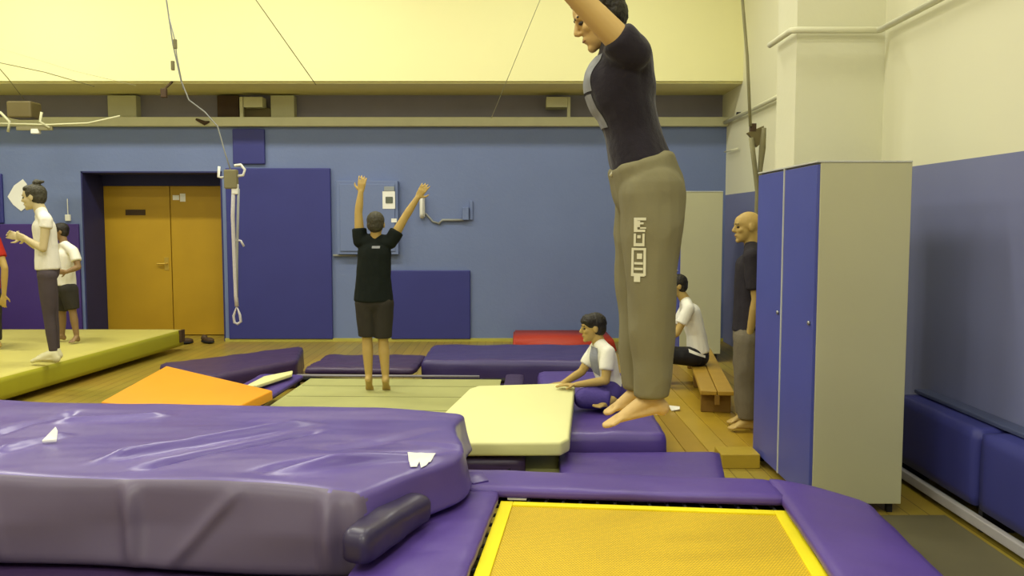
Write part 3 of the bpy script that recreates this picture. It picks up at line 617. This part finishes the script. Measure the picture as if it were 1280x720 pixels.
# left rig under soffit
rg2 = thing('hanging_rig', 'cluttered bracket with white hooks under the soffit at far left', 'bracket', at(30, 166, 10.4))
Yr = 10.4; P = lambda x, y: at(x, y, Yr)
bm = B(); add_box(bm, P(8, 147), P(38, 126)+V((0, 0.25, 0)), 0.02); build('motor', bm, mat('dull_olive', (0.14, 0.11, 0.04)), rg2)
bm = B(); add_tube(bm, [P(-20, 154), P(60, 156), P(110, 154), P(150, 145)], 0.011, 8); build('bar', bm, M_ledge, rg2, True, True)
for pts in ([(0, 140), (12, 152), (10, 165)], [(52, 140), (50, 152), (62, 160)]):
    bm = B(); add_tube(bm, [P(*p) for p in pts], 0.016, 6); build('hook', bm, M_ledge, rg2, True, True)
bm = B(); add_box(bm, P(38, 167), P(48, 160)+V((0, 0.06, 0)), 0.008); build('white_block', bm, M_white, rg2)
bm = B(); add_box(bm, P(20, 163), P(65, 158)+V((0, 0.03, 0)), 0.006); build('crossbar', bm, M_fabric, rg2)
# second small line on ledge
bm = B(); add_tube(bm, [at(245, 149, 11.49), at(256, 154, 11.49), at(262, 152, 11.5)], [0.014, 0.03, 0.01], 8); tag(build('cable_clamp', bm, M_brown, None, True, True), 'little dark clamp on the cream ledge above the doors', 'clamp')
# right wall pole with bracket
pr = thing('wall_bracket', 'hanging pole and brown bracket with olive strap beside the pilaster', 'bracket', at(945, 240, 7.6))
P = lambda x, y, yy=7.6: at(x, y, yy)
a_, b_ = P(938, 158), P(928, 0); bm = B(); add_tube(bm, [a_, P(934, 70), b_, up_to_ceiling(P(934, 70), b_)], 0.014, 8); build('pole', bm, M_cable, pr, True, True)
bm = B(); add_prism(bm, [P(934, 166), P(955, 157), P(955, 176), P(946, 184), P(940, 172)], 0.05, 0.004, V((0, 1, 0))); build('bracket_plate', bm, mat('bracket_brown', (0.16, 0.13, 0.05)), pr)
bm = B(); add_tube(bm, [P(939, 172), P(943, 205), P(947, 240), P(946, 270), P(948, 300)], 0.022, 8); build('strap', bm, M_fabric, pr, True, True)
bm = B(); add_tube(bm, [P(955, 160), P(953, 185), P(950, 215), P(949, 260)], [0.02, 0.03, 0.02, 0.02], 8); build('strap', bm, M_fabric, pr, True, True)
bm = B(); add_box(bm, P(941, 165)-V((0.02, 0, 0)), P(943, 154)+V((0.02, 0.05, 0)), 0.004); build('clamp', bm, M_brown, pr)
p = at(921, 143, 10.9); bm = B(); add_cyl(bm, (2.85, p.y, p.z), (2.80, p.y, p.z), 0.03, 0.03, 10); tag(build('wall_hook', bm, M_black, None, True, True), 'tiny black hook on the far right wall under the soffit', 'hook')
# torn paper on the wall by the woman's head
bm = B(); Yp = D-0.005
add_prism(bm, [V((at(*c, D).x, Yp-0.006, at(*c, D).z)) for c in ((29, 224), (18, 232), (10, 246), (17, 256), (27, 264), (34, 258), (34, 230))], 0.004, 0, V((0, 1, 0))); tag(build('paper_sheet', bm, M_paper, None), 'torn white paper on the wall behind the woman\'s face', 'paper')
p = at(86, 272, D); bm = B(); add_box(bm, (p.x-0.035, D-0.04, p.z-0.045), (p.x+0.035, D-0.002, p.z+0.04), 0.008); add_cyl(bm, (p.x, D-0.02, p.z), (p.x, D-0.02, p.z+0.25), 0.006, 0.006, 6); tag(build('wall_switch', bm, M_white, None), 'little white wall switch left of the door recess', 'switch')

# ================================================================== PEOPLE
TMP = []
def cap_prim(bm, p0, p1, r0, r1, side=None, ratio=1.0, e0=1.0, e1=1.0, seg=16, rings=5, ratio1=None):
    """tapered capsule with elliptical section; e0/e1: roundness of the ends"""
    p0, p1 = V(p0), V(p1); z = (p1-p0); z = z.normalized() if z.length > 1e-6 else V((0, 0, 1))
    s = V(side) if side is not None else (V((1, 0, 0)) if abs(z.x) < 0.8 else V((0, 1, 0)))
    x = s - z*s.dot(z); x = x.normalized() if x.length > 1e-6 else z.orthogonal().normalized(); y = z.cross(x)
    R = []
    rt1 = ratio if ratio1 is None else ratio1
    for (p, r, e, rg_, rt) in ((p0, r0, e0, range(1, rings+1), ratio), (p1, r1, e1, range(rings, 0, -1), rt1)):
        lo = p is p0
        for k in rg_:
            ph = math.pi/2*k/rings; h = math.cos(ph)*r*e*(-1 if lo else 1)*min(1, rt if rt < 1 else 1); q = math.sin(ph)*r
            R.append([bm.verts.new(p + z*h + x*q*math.cos(t) + y*q*rt*math.sin(t)) for t in [2*math.pi*i/seg for i in range(seg)]])
    a = bm.verts.new(p0 - z*r0*e0*min(1, ratio)); b = bm.verts.new(p1 + z*r1*e1*min(1, rt1))
    for i in range(seg): bm.faces.new((a, R[0][(i+1) % seg], R[0][i])); bm.faces.new((b, R[-1][i], R[-1][(i+1) % seg]))
    for u in range(len(R)-1):
        for i in range(seg): bm.faces.new((R[u][i], R[u][(i+1) % seg], R[u+1][(i+1) % seg], R[u+1][i]))
def chain(bm, pts, rs, side=None, ratio=1.0, e1=1.0, e0=1.0):
    for i in range(len(pts)-1):
        cap_prim(bm, pts[i], pts[i+1], rs[i], rs[i+1], side, ratio, e0 if i == 0 else 1, e1 if i == len(pts)-2 else 1)
def voxel(bm, size, smooth=3, fac=0.5):
    me = bpy.data.meshes.new('tmp'); bm.to_mesh(me); bm.free()
    o = bpy.data.objects.new('tmp', me); COL.objects.link(o)
    r = o.modifiers.new('r', 'REMESH'); r.mode = 'VOXEL'; r.voxel_size = size; r.use_smooth_shade = True
    if smooth: s = o.modifiers.new('s', 'SMOOTH'); s.iterations = smooth; s.factor = fac
    dg = bpy.context.evaluated_depsgraph_get(); res = bpy.data.meshes.new_from_object(o.evaluated_get(dg))
    bpy.data.objects.remove(o); bpy.data.meshes.remove(me); return res
def crumple(me, amp, sc, seed=0, stretch=V((1, 1, 1))):
    nor = [v.normal.copy() for v in me.vertices]
    for v, vn in zip(me.vertices, nor):
        s = V((v.co.x*stretch.x, v.co.y*stretch.y, v.co.z*stretch.z))*sc + V((seed, seed*2.3, seed*0.7))
        v.co += vn*amp*(0.6*(1-2*abs(noise.noise(s))) + 0.4*noise.noise(s*2.1))
def hand(bm, w, d, n, thumb, s, curl=0.5):
    d = V(d).normalized(); n = V(n); n = (n - d*n.dot(d)).normalized(); ac = d.cross(n)*thumb
    cap_prim(bm, w-d*0.01*s, w+d*0.03*s, 0.026*s, 0.034*s, ac, 0.7, ratio1=0.45); cap_prim(bm, w+d*0.025*s, w+d*0.075*s, 0.036*s, 0.038*s, ac, 0.40)
    for i, L in enumerate((0.070, 0.078, 0.072, 0.056)):
        b = w + d*0.088*s + ac*(0.0315-0.021*i)*s; dd = (d+ac*(0.10-0.07*i)).normalized()
        m = b + (dd*math.cos(curl*0.5)+n*math.sin(curl*0.5))*L*0.5*s; e = m + (dd*math.cos(curl*1.3)+n*math.sin(curl*1.3))*L*0.48*s
        chain(bm, [b-d*0.02*s, b, m, e], [0.0085*s, 0.0088*s, 0.0082*s, 0.007*s])
    tb = w + d*0.025*s + ac*0.03*s; tm = tb + (d*0.6+ac*0.75+n*0.25).normalized()*0.038*s; te = tm + (d*0.85+ac*0.35+n*0.3).normalized()*0.032*s
    chain(bm, [w+d*0.02*s+ac*0.015*s, tb, tm, te], [0.014*s, 0.0125*s, 0.0105*s, 0.008*s])
def foot(bm, a, toe, up, s, bare=True, k=1.0):
    """a ankle, toe tip"""
    f = (toe-a); up = V(up).normalized(); heel = a - up*0.055*s - f.normalized()*0.025*s
    ball = a + (toe-a)*0.68; side = f.cross(up).normalized()
    cap_prim(bm, a, heel, 0.034*s*k, 0.032*s*k); cap_prim(bm, a+f*0.08, ball, 0.036*s*k, 0.030*s*k, side, 0.95, ratio1=0.62); cap_prim(bm, heel, ball, 0.030*s*k, 0.034*s*k, side, 0.7, ratio1=0.5)
    if bare:
        for i in range(5):
            o_ = side*(0.030-0.0155*i)*s*(1); L = (0.30, 0.31, 0.28, 0.24, 0.19)[i]; r = (0.0125, 0.0095, 0.009, 0.0085, 0.008)[i]*s
            cap_prim(bm, ball+o_*0.9, ball+o_+f*L, r*1.15, r)
    else:
        cap_prim(bm, ball, toe, 0.037*s*k, 0.026*s*k, side, 0.62)
def head_parts(H, f, u, s):
    f = V(f).normalized(); u = V(u); u = (u-f*u.dot(f)).normalized(); r = f.cross(u)
    L = lambda a, b, c: H + (f*a + r*b + u*c)*s
    rot = Matrix((f, r, u)).transposed()
    return f, r, u, L, rot
def head_prims(bm, H, f, u, s, neck_from):
    f, r, u, L, rot = head_parts(H, f, u, s)
    E = lambda c, rad: add_ell(bm, L(*c), [x*s for x in rad], rot)
    E((-0.012, 0, 0.030), (0.094, 0.074, 0.084)); E((0.022, 0, -0.025), (0.064, 0.058, 0.078)); E((0.040, 0, -0.060), (0.046, 0.046, 0.048)); E((0.070, 0, -0.094), (0.020, 0.022, 0.018))
    E((0.045, 0, 0.035), (0.046, 0.058, 0.055))
    cap_prim(bm, L(0.082, 0, 0.022), L(0.106, 0, -0.020), 0.009*s, 0.013*s, r, 0.8); E((0.098, 0, -0.026), (0.012, 0.017, 0.009))
    cap_prim(bm, L(0.078, -0.035, 0.026), L(0.078, 0.035, 0.026), 0.012*s, 0.012*s)
    E((0.084, 0, -0.052), (0.011, 0.022, 0.007)); E((0.082, 0, -0.064), (0.011, 0.019, 0.007))
    for q in (-1, 1):
        E((0.058, q*0.036, -0.018), (0.024, 0.022, 0.022)); add_ell(bm, L(-0.008, q*0.076, -0.002), (0.021*s, 0.010*s, 0.032*s), rot)
    cap_prim(bm, L(-0.022, 0, -0.045), neck_from, 0.050*s, 0.056*s)
SKN = {}
def human(name, label, J, s, skin, shirt, pants, hair=None, shoes=None, vox=0.0065, bulk=1.0, shirt_kw={}, pant_kw={}, face=True, ground=None):
    """J: joints in world space. L = own left"""
    if ground is not None:
        for k in 'LR': J['a'+k].z = ground+(0.104 if shoes else 0.088)*s; J['t'+k].z = ground+(0.036 if shoes else 0.022)*s
    lo = min(J['tL'].z, J['tR'].z, J['pel'].z); base = V((J['pel'].x, J['pel'].y, max(0.0, lo)))
    t = thing(name, label, 'person', base)
    side = (J['sR']-J['sL']).normalized()
    hp = (J['hR']-J['hL']).normalized()
    waist = J.get('waist', J['pel']*0.5+J['chest']*0.5)
    bm = B(); b = bulk*s
    cap_prim(bm, J['pel'], waist, 0.150*b, 0.128*b, hp, 0.68); cap_prim(bm, waist, J['chest'], 0.128*b, 0.150*b, side, 0.68)
    cap_prim(bm, J['chest'], J['neck'], 0.135*b, 0.06*b, side, 0.62)
    cap_prim(bm, J['sL'], J['sR'], 0.052*b, 0.052*b)
    for k in 'LR':
        S, E, W = J['s'+k], J['e'+k], J['w'+k]
        cap_prim(bm, J['neck'], S, 0.050*b, 0.054*b)
        chain(bm, [S, S*0.6+E*0.4, E, E*0.7+W*0.3, W], [0.052*b, 0.047*b, 0.038*b, 0.039*b, 0.026*b])
        hand(bm, W, J.get('hd'+k, W-E), J.get('hn'+k, V((0, 0, -1))), J.get('th'+k, 1), s, J.get('curl', 0.5))
        H_, K, A, T = J['h'+k], J['k'+k], J['a'+k], J['t'+k]
        chain(bm, [H_, H_*0.55+K*0.45, K, K*0.68+A*0.32, A], [0.085*b, 0.072*b, 0.050*b, 0.054*b, 0.033*b])
        fu = J.get('fu'+k, K-A)
        foot(bm, A, T, fu, s, shoes is None)
    head_prims(bm, J['head'], J['hf'], J['hu'], s, J['neck']); me = voxel(bm, vox, 3); finish('body', me, skin, t)
    # shirt
    if shirt:
        m, sl, hem = shirt; ins = 0.010*s; L_ = shirt_kw.get('loose', 0.016)*s
        bm = B()
        cap_prim(bm, hem, waist, (0.150*b+L_*1.2), 0.132*b+L_, hp, 0.72, e0=0.12); cap_prim(bm, waist, J['chest'], 0.132*b+L_, 0.152*b+ins, side, 0.72)
        cap_prim(bm, J['chest'], J['neck']*0.96+J['chest']*0.04, 0.142*b+ins, 0.066*b, side, 0.66, e1=0.15); cap_prim(bm, J['sL'], J['sR'], 0.064*b, 0.064*b)
        for k in 'LR':
            S, E, W = J['s'+k], J['e'+k], J['w'+k]; cap_prim(bm, J['neck'], S, 0.058*b, 0.064*b)
            if sl > 0:
                e = S + (E-S)*sl; cap_prim(bm, S, e, 0.064*b, (0.060*b+L_*0.3), e1=0.1)
        for (c0_, c1_, r_, q_) in shirt_kw.get('extra', []): cap_prim(bm, c0_, c1_, r_, r_, side, q_)
        me = voxel(bm, 0.008, shirt_kw.get('smooth', 4)); crumple(me, shirt_kw.get('amp', 0.006)*s, 8/s, shirt_kw.get('seed', 1), V((1, 1, 0.7))); so = finish('shirt', me, m, t)
    else: so = None
    m, frac, loose = pants
    bm = B(); L_ = loose*s
    cap_prim(bm, J['pel']+(waist-J['pel'])*pant_kw.get('rise', 0.35), J['pel']-(waist-J['pel']).normalized()*0.03*s, 0.146*b+pant_kw.get('top', 0.012)*s, 0.150*b+L_, hp, 0.74, e0=0.15)
    cap_prim(bm, J['hL'], J['hR'], 0.098*b+L_*0.6, 0.098*b+L_*0.6)
    for k in 'LR':
        H_, K, A = J['h'+k], J['k'+k], J['a'+k]
        kr = pant_kw.get('knee', 0.058)*b+L_; ar = pant_kw.get('cuff', 0.045)*b+L_
        if frac <= 1: e = H_+(K-H_)*frac; cap_prim(bm, H_, e, 0.092*b+L_, 0.092*b*(1-frac)+kr*frac+0.004, e1=0.1)
        else:
            e = K+(A-K)*(frac-1); mid = K*0.6+A*0.4
            chain(bm, [H_, H_*0.5+K*0.5, K], [0.094*b+L_, 0.082*b+L_, kr]); chain(bm, [K, mid, e], [kr, kr*0.55+ar*0.5, ar], e1=0.15)
    me = voxel(bm, 0.008, 4); crumple(me, pant_kw.get('amp', 0.007)*s, 7/s, pant_kw.get('seed', 5), V((1, 1, 0.6))); po = finish(pant_kw.get('name', 'trousers'), me, m, t)
    f, r, u, L, rot = head_parts(J['head'], J['hf'], J['hu'], s)
    if hair:
        hm, style = hair; bm = B(); E = lambda c, rad: add_ell(bm, L(*c), [x*s for x in rad], rot)
        E((-0.024, 0, 0.040), (0.096, 0.083, 0.086)); E((-0.045, 0, 0.0), (0.068, 0.078, 0.075)); E((0.030, 0, 0.085), (0.052, 0.060, 0.032))
        if style == 'bun': E((-0.045, 0, 0.135), (0.035, 0.035, 0.030)); E((-0.085, 0, 0.14), (0.03, 0.018, 0.016))
        if style == 'fringe': E((0.060, 0, 0.062), (0.036, 0.062, 0.028)); E((0.02, 0, 0.06), (0.07, 0.084, 0.06))
        me = voxel(bm, 0.006, 2); crumple(me, 0.005*s, 40, 3); finish('hair', me, hm, t)
    if face:
        for q in (-1, 1):
            bm = B(); add_ell(bm, L(0.077, q*0.031, 0.004), (0.011*s, 0.014*s, 0.0075*s), rot, 10, 8); build('eye', bm, M_eye, t, True, True)
            bm = B(); cap_prim(bm, L(0.088, q*0.016, 0.028), L(0.080, q*0.046, 0.028), 0.0055*s, 0.004*s, seg=8, rings=3); build('eyebrow', bm, M_hair if hair else M_hairbr, t, True, True)
        bm = B(); add_ell(bm, L(0.089, 0, -0.058), (0.008*s, 0.020*s, 0.0045*s), rot, 10, 8); build('lips', bm, M_lip, t, True, True)
    if shoes:
        for k in 'LR':
            K, A, T = J['k'+k], J['a'+k], J['t'+k]; bm = B(); foot(bm, A, T, J.get('fu'+k, K-A), s, False, 1.22); finish('shoe', voxel(bm, 0.008, 3), shoes, t)
    bv = lambda o: BVHTree.FromPolygons([ROOT_M[t] @ v.co for v in o.data.vertices], [tuple(p.vertices) for p in o.data.polygons])
    return t, so, po, bv
def dy(v, y): return V((v.x, v.y+y, v.z))

# --- airborne jumper (profile, facing left)
Y = 3.3; P = lambda x, y, o=0: at(x, y, Y+o)
J = dict(pel=P(809, 232), waist=P(790, 165), chest=P(774, 104), neck=P(768, 46), head=P(749, 22), hf=V((-0.91, 0, -0.42)), hu=V((-0.42, 0, 0.91)),
         sL=P(790, 66, -0.155), sR=P(782, 66, 0.155), eL=P(708, -18, -0.24), eR=P(716, -28, 0.22), wL=P(690, -98, -0.22), wR=P(700, -110, 0.2),
         hnL=V((-0.3, 1, 0)), hnR=V((-0.3, -1, 0)), thL=1, thR=-1,
         hL=P(815, 242, -0.085), hR=P(808, 242, 0.085), kL=P(816, 366, -0.09), kR=P(800, 366, 0.09), aL=P(814, 497, -0.08), aR=P(800, 488, 0.08),
         tL=P(757, 534, -0.10), tR=P(757, 518, 0.09), fuL=V((-0.35, 0, 1)), fuR=V((-0.35, 0, 1)))
jt, js, jp, bv = human('person', 'airborne jumper in dark tee and grey sweatpants above the yellow trampoline', J, 0.98, M_skin, (M_tee, 0.24, P(801, 206)), (M_sweat, 1.97, 0.024), (M_hair, 'short'), None, 0.005, 1.04,
                       dict(amp=0.010, seed=2, loose=0.006, extra=[(P(773, 106), P(776, 116), 0.160, 0.80), (P(793, 74), P(796, 108), 0.135, 0.50), (P(776, 82), P(782, 104), 0.172, 0.50)], smooth=12), dict(amp=0.014, seed=9, knee=0.066, cuff=0.040, rise=0.42, top=0.022))
b = bv(jp); T = lambda x, y: at(x, y, 3.11)
def rect(x0, y0, x1, y1): return [T(x0, y0), T(x1, y0), T(x1, y1), T(x0, y1)]
bm = B()
drape(bm, [rect(793, 272, 797, 290), rect(797, 272, 807, 275.5), rect(797, 278, 804, 280.5), rect(797, 276, 800, 284), rect(800, 284, 807, 286), rect(793, 287, 806, 290),
           rect(793, 292, 795.5, 308), rect(803, 292, 805.5, 308), rect(795, 304, 804, 308), rect(797, 294, 801, 298),
           rect(791, 310, 793.5, 346), rect(804.5, 310, 807.5, 345), rect(793, 310, 805, 313), rect(797, 317, 803, 324), rect(794, 328, 804, 331), rect(794, 335, 804, 338), rect(793, 342, 806, 346), rect(794, 346, 801, 353)], b, (0, 1, 0), 0.004, 5)
o = build('leg_print', bm, M_print, jt); o['label'] = 'white block lettering down the trouser leg'
b = bv(js); bm = B()
def side_pt(x, y): return at(x, y, 3.22)
ch = lambda z0, z1, ya, yb, xc=at(740, 100, 3.3).x: [V((xc, Y+ya, z0)), V((xc, Y+yb, z0)), V((xc, Y+yb, z1)), V((xc, Y+ya, z1))]
zt, zm, zb_ = at(730, 72, 3.3).z, at(735, 118, 3.3).z, at(760, 162, 3.3).z
drape(bm, [ch(zm, zt, -0.092, 0.10), ch(zb_, zm-0.01, -0.080, 0.06)], b, (1, 0, 0), 0.004, 14)
o = build('shirt_print', bm, M_printgrey, jt); o['label'] = 'pale grey print on the shirt front'
bm = B(); add_tube(bm, [P(774, 205, -0.02), P(768, 213, -0.04), P(763, 220, -0.03)], 0.006, 6); build('drawstring', bm, M_print, jt, True, True)

# --- boy with raised arms, seen from behind
Y = 7.1; P = lambda x, y, o=0: at(x, y, Y+o)
J = dict(pel=P(467, 372), waist=P(467, 345), chest=P(468, 316), neck=P(470, 299), head=P(470, 281), hf=V((0, 1, 0)), hu=V((0, 0, 1)),
         sL=P(450, 302), sR=P(488, 303), eL=P(448, 266), eR=P(506, 272), wL=P(451, 240), wR=P(522, 247), hnL=V((0, 1, 0)), hnR=V((0, 1, 0)), thL=1, thR=-1,
         hL=P(458, 379), hR=P(478, 379), kL=P(459, 424, 0.02), kR=P(479, 426, 0.02), aL=P(461, 471), aR=P(482, 472), tL=P(462, 489, 0.07), tR=P(483, 489, 0.07), fuL=V((0, 0.5, 0.6)), fuR=V((0, 0.5, 0.6)))
ht, hs, hpn, bv = human('person', 'boy in black tee seen from behind with both arms raised', J, 0.87, M_skin2, (M_teeblk, 0.45, P(467, 376)), (M_short, 0.9, 0.020), (M_hairbr, 'short'), None, 0.006, 0.98, dict(loose=0.034), dict(name='shorts', amp=0.004), False)
bm = B(); b = bv(hs); drape(bm, [[at(462, 308, 6.9), at(472, 308, 6.9), at(472, 311, 6.9), at(462, 311, 6.9)]], b, (0, 1, 0), 0.005, 5); build('shirt_logo', bm, M_printgrey, ht)

# --- bald man, profile facing left
Y = 6.45; P = lambda x, y, o=0: at(x, y, Y+o)
J = dict(pel=P(938, 415), waist=P(938, 375), chest=P(938, 335), neck=P(940, 308), head=P(934, 284), hf=V((-1, -0.05, -0.05)), hu=V((0, 0, 1)),
         sL=P(940, 322, -0.19), sR=P(940, 322, 0.19), eL=P(946, 374, -0.22), eR=P(944, 374, 0.22), wL=P(937, 418, -0.17), wR=P(934, 418, 0.17), hdL=V((-0.15, 0.2, -1)), hdR=V((-0.15, -0.2, -1)), hnL=V((0, 1, 0)), hnR=V((0, -1, 0)), thL=1, thR=-1,
         hL=P(938, 425, -0.09), hR=P(938, 425, 0.09), kL=P(934, 485, -0.09), kR=P(932, 485, 0.09), aL=P(936, 543, -0.09), aR=P(932, 543, 0.09), tL=P(912, 553, -0.1), tR=P(910, 552, 0.1), fuL=V((0, 0, 1)), fuR=V((0, 0, 1)))
human('person', 'bald man in dark tee and grey trousers beside the lockers', J, 1.02, M_skin2, (M_teegrey, 0.75, P(938, 412)), (M_greypant, 1.92, 0.030), None, None, 0.007, 0.95, dict(loose=0.034), dict(amp=0.010), ground=0.04)

# --- boy sitting at the cream mat
Y = 6.05; P = lambda x, y, o=0: at(x, y, Y+o)
J = dict(pel=P(764, 488), waist=P(759, 468), chest=P(753, 446), neck=P(749, 430), head=P(741, 410), hf=V((-1, -0.12, -0.08)), hu=V((-0.08, 0, 1)),
         sL=P(760, 441, -0.14), sR=P(742, 441, 0.14), eL=P(757, 476, -0.20), eR=P(727, 465, 0.12), wL=P(720, 481, -0.16), wR=P(704, 479, 0.03), hdL=V((-1, 0.1, -0.02)), hdR=V((-1, -0.1, -0.12)), hnL=V((0, 0, -1)), hnR=V((0, 0, -1)), thL=1, thR=-1,
         hL=P(760, 492, -0.09), hR=P(758, 492, 0.09), kL=P(730, 498, -0.20), kR=P(732, 497, 0.14), aL=P(765, 500, -0.24), aR=P(765, 500, 0.05), tL=P(744, 509, -0.30), tR=P(790, 500, 0.05), curl=0.2, fuL=V((-0.5, -0.5, 1)), fuR=V((-1, 0, 0.6)))
st, ss, sp, bv = human('person', 'dark-haired boy in white-sleeved shirt sitting with hands on the cream mat', J, 0.86, M_skin2, (M_shirtw, 0.62, P(763, 484)), (M_jeans, 1.9, 0.024), (M_hair, 'fringe'), None, 0.006, 0.92, dict(loose=0.014), dict(amp=0.012))
b = bv(ss); bm = B(); drape(bm, [[at(731, 435, 5.97), at(748, 435, 5.97), at(750, 470, 5.97), at(733, 466, 5.97)]], b, (0.45, 0.89, 0), 0.005, 10); o = build('shirt_panel', bm, M_shirtgrey, st); o['label'] = 'grey front of the white-sleeved shirt'

# --- seated person on the bench (mostly behind the jumper)
Y = 8.2; P = lambda x, y, o=0: at(x, y, Y+o)
J = dict(pel=P(872, 442), waist=P(870, 418), chest=P(863, 392), neck=P(857, 376), head=P(846, 358), hf=V((-1, -0.1, -0.1)), hu=V((-0.1, 0, 1)),
         sL=P(861, 386, -0.17), sR=P(856, 386, 0.17), eL=P(846, 417, -0.2), eR=P(842, 417, 0.2), wL=P(822, 428, -0.12), wR=P(820, 428, 0.12), hnL=V((0, 0, -1)), hnR=V((0, 0, -1)), thL=1, thR=-1,
         hL=P(866, 446, -0.09), hR=P(866, 446, 0.09), kL=P(820, 442, -0.12), kR=P(820, 442, 0.12), aL=P(824, 487, -0.12), aR=P(824, 487, 0.12), tL=P(796, 491, -0.12), tR=P(796, 491, 0.12), fuL=V((0, 0, 1)), fuR=V((0, 0, 1)))
bt, bs_, bp, bv = human('person', 'person in white tee and black trousers seated on the bench', J, 0.92, M_skin2, (M_shirtw, 0.6, P(873, 440)), (M_black, 1.9, 0.016), (M_hair, 'short'), None, 0.008, 0.92, dict(loose=0.02), {}, ground=0.04)
b = bv(bp); bm = B(); drape(bm, [[at(862, 437, 8.0), at(884, 446, 8.0), at(884, 449, 8.0), at(862, 441, 8.0)]], b, (0, 1, 0), 0.004, 8); build('side_stripe', bm, M_shirtw, bt)

# --- woman with topknot
Y = 8.05; P = lambda x, y, o=0: at(x, y, Y+o)
J = dict(pel=P(60, 336), waist=P(58, 308), chest=P(55, 285), neck=P(51, 264), head=P(42, 247), hf=V((-1, -0.1, -0.1)), hu=V((-0.05, 0, 1)),
         sL=P(58, 276, -0.16), sR=P(52, 276, 0.16), eL=P(54, 311, -0.2), eR=P(48, 310, 0.18), wL=P(32, 298, -0.12), wR=P(28, 297, 0.08), hdL=V((-1, 0.2, 0.25)), hdR=V((-1, -0.2, 0.25)), hnL=V((0, 1, 0.2)), hnR=V((0, -1, 0.2)), thL=1, thR=-1,
         hL=P(59, 345, -0.075), hR=P(59, 345, 0.075), kL=P(61, 394, -0.07), kR=P(66, 392, 0.09), aL=P(67, 446, -0.06), aR=P(70, 436, 0.12), tL=P(41, 457, -0.08), tR=P(48, 443, 0.14), fuL=V((0, 0, 1)), fuR=V((0, 0, 1)), curl=1.2)
human('person', 'woman with topknot, white top and grey leggings on the yellow mat', J, 0.99, M_skinpale, (M_shirtw, 0.25, P(60, 336)), (M_legging, 1.93, 0.002), (M_hairbr, 'bun'), M_shoe, 0.007, 0.86, dict(loose=0.02), dict(name='leggings', amp=0.003, knee=0.055, cuff=0.04), ground=0.277)

# --- small boy behind her
Y = 9.5; P = lambda x, y, o=0: at(x, y, Y+o)
J = dict(pel=P(82, 357), waist=P(82, 338), chest=P(82, 320), neck=P(80, 305), head=P(75, 290), hf=V((-0.9, -0.4, -0.05)), hu=V((0, 0, 1)),
         sL=P(92, 314, -0.12), sR=P(74, 314, 0.12), eL=P(98, 334, -0.16), eR=P(72, 334, 0.14), wL=P(83, 340, -0.22), wR=P(68, 338, -0.02), hdL=V((-1, 0, 0.05)), hdR=V((-1, 0, 0)), hnL=V((0, 1, 0)), hnR=V((0, -1, 0)), thL=1, thR=-1,
         hL=P(86, 363, -0.06), hR=P(79, 363, 0.07), kL=P(91, 390, -0.06), kR=P(78, 392, 0.07), aL=P(96, 421, -0.06), aR=P(78, 423, 0.07), tL=P(89, 429, -0.16), tR=P(68, 428, 0.03), fuL=V((0, 0, 1)), fuR=V((0, 0, 1)))
human('person', 'small boy in white tee and dark shorts behind the woman', J, 0.80, M_skin3, (M_shirtw, 0.6, P(82, 356)), (M_short, 0.85, 0.03), (M_hair, 'short'), None, 0.007, 0.98, dict(loose=0.03), dict(name='shorts'), ground=0.277)

# --- person in red at the left edge
Y = 9.05; P = lambda x, y, o=0: at(x, y, Y+o)
J = dict(pel=P(-14, 362), waist=P(-14, 335), chest=P(-13, 308), neck=P(-13, 288), head=P(-18, 268), hf=V((-1, 0.1, -0.05)), hu=V((0, 0, 1)),
         sL=P(-6, 301, -0.15), sR=P(-14, 301, 0.15), eL=P(6, 335, -0.2), eR=P(-22, 335, 0.2), wL=P(5, 368, -0.18), wR=P(-30, 362, 0.15), hnL=V((0, 1, 0)), hnR=V((0, -1, 0)), thL=1, thR=-1, hdL=V((-0.2, 0, -1)),
         hL=P(-11, 370, -0.07), hR=P(-16, 370, 0.07), kL=P(-6, 402, -0.07), kR=P(-18, 402, 0.07), aL=P(-4, 432, -0.07), aR=P(-20, 434, 0.07), tL=P(-24, 438, -0.08), tR=P(-42, 439, 0.07), fuL=V((0, 0, 1)), fuR=V((0, 0, 1)))
human('person', 'person in red tee cut off by the left photo edge', J, 0.90, M_skin2, (M_redshirt, 0.6, P(-14, 360)), (M_short, 1.9, 0.012), (M_hairbr, 'short'), None, 0.008, 0.95, dict(loose=0.02), {}, ground=0.277)
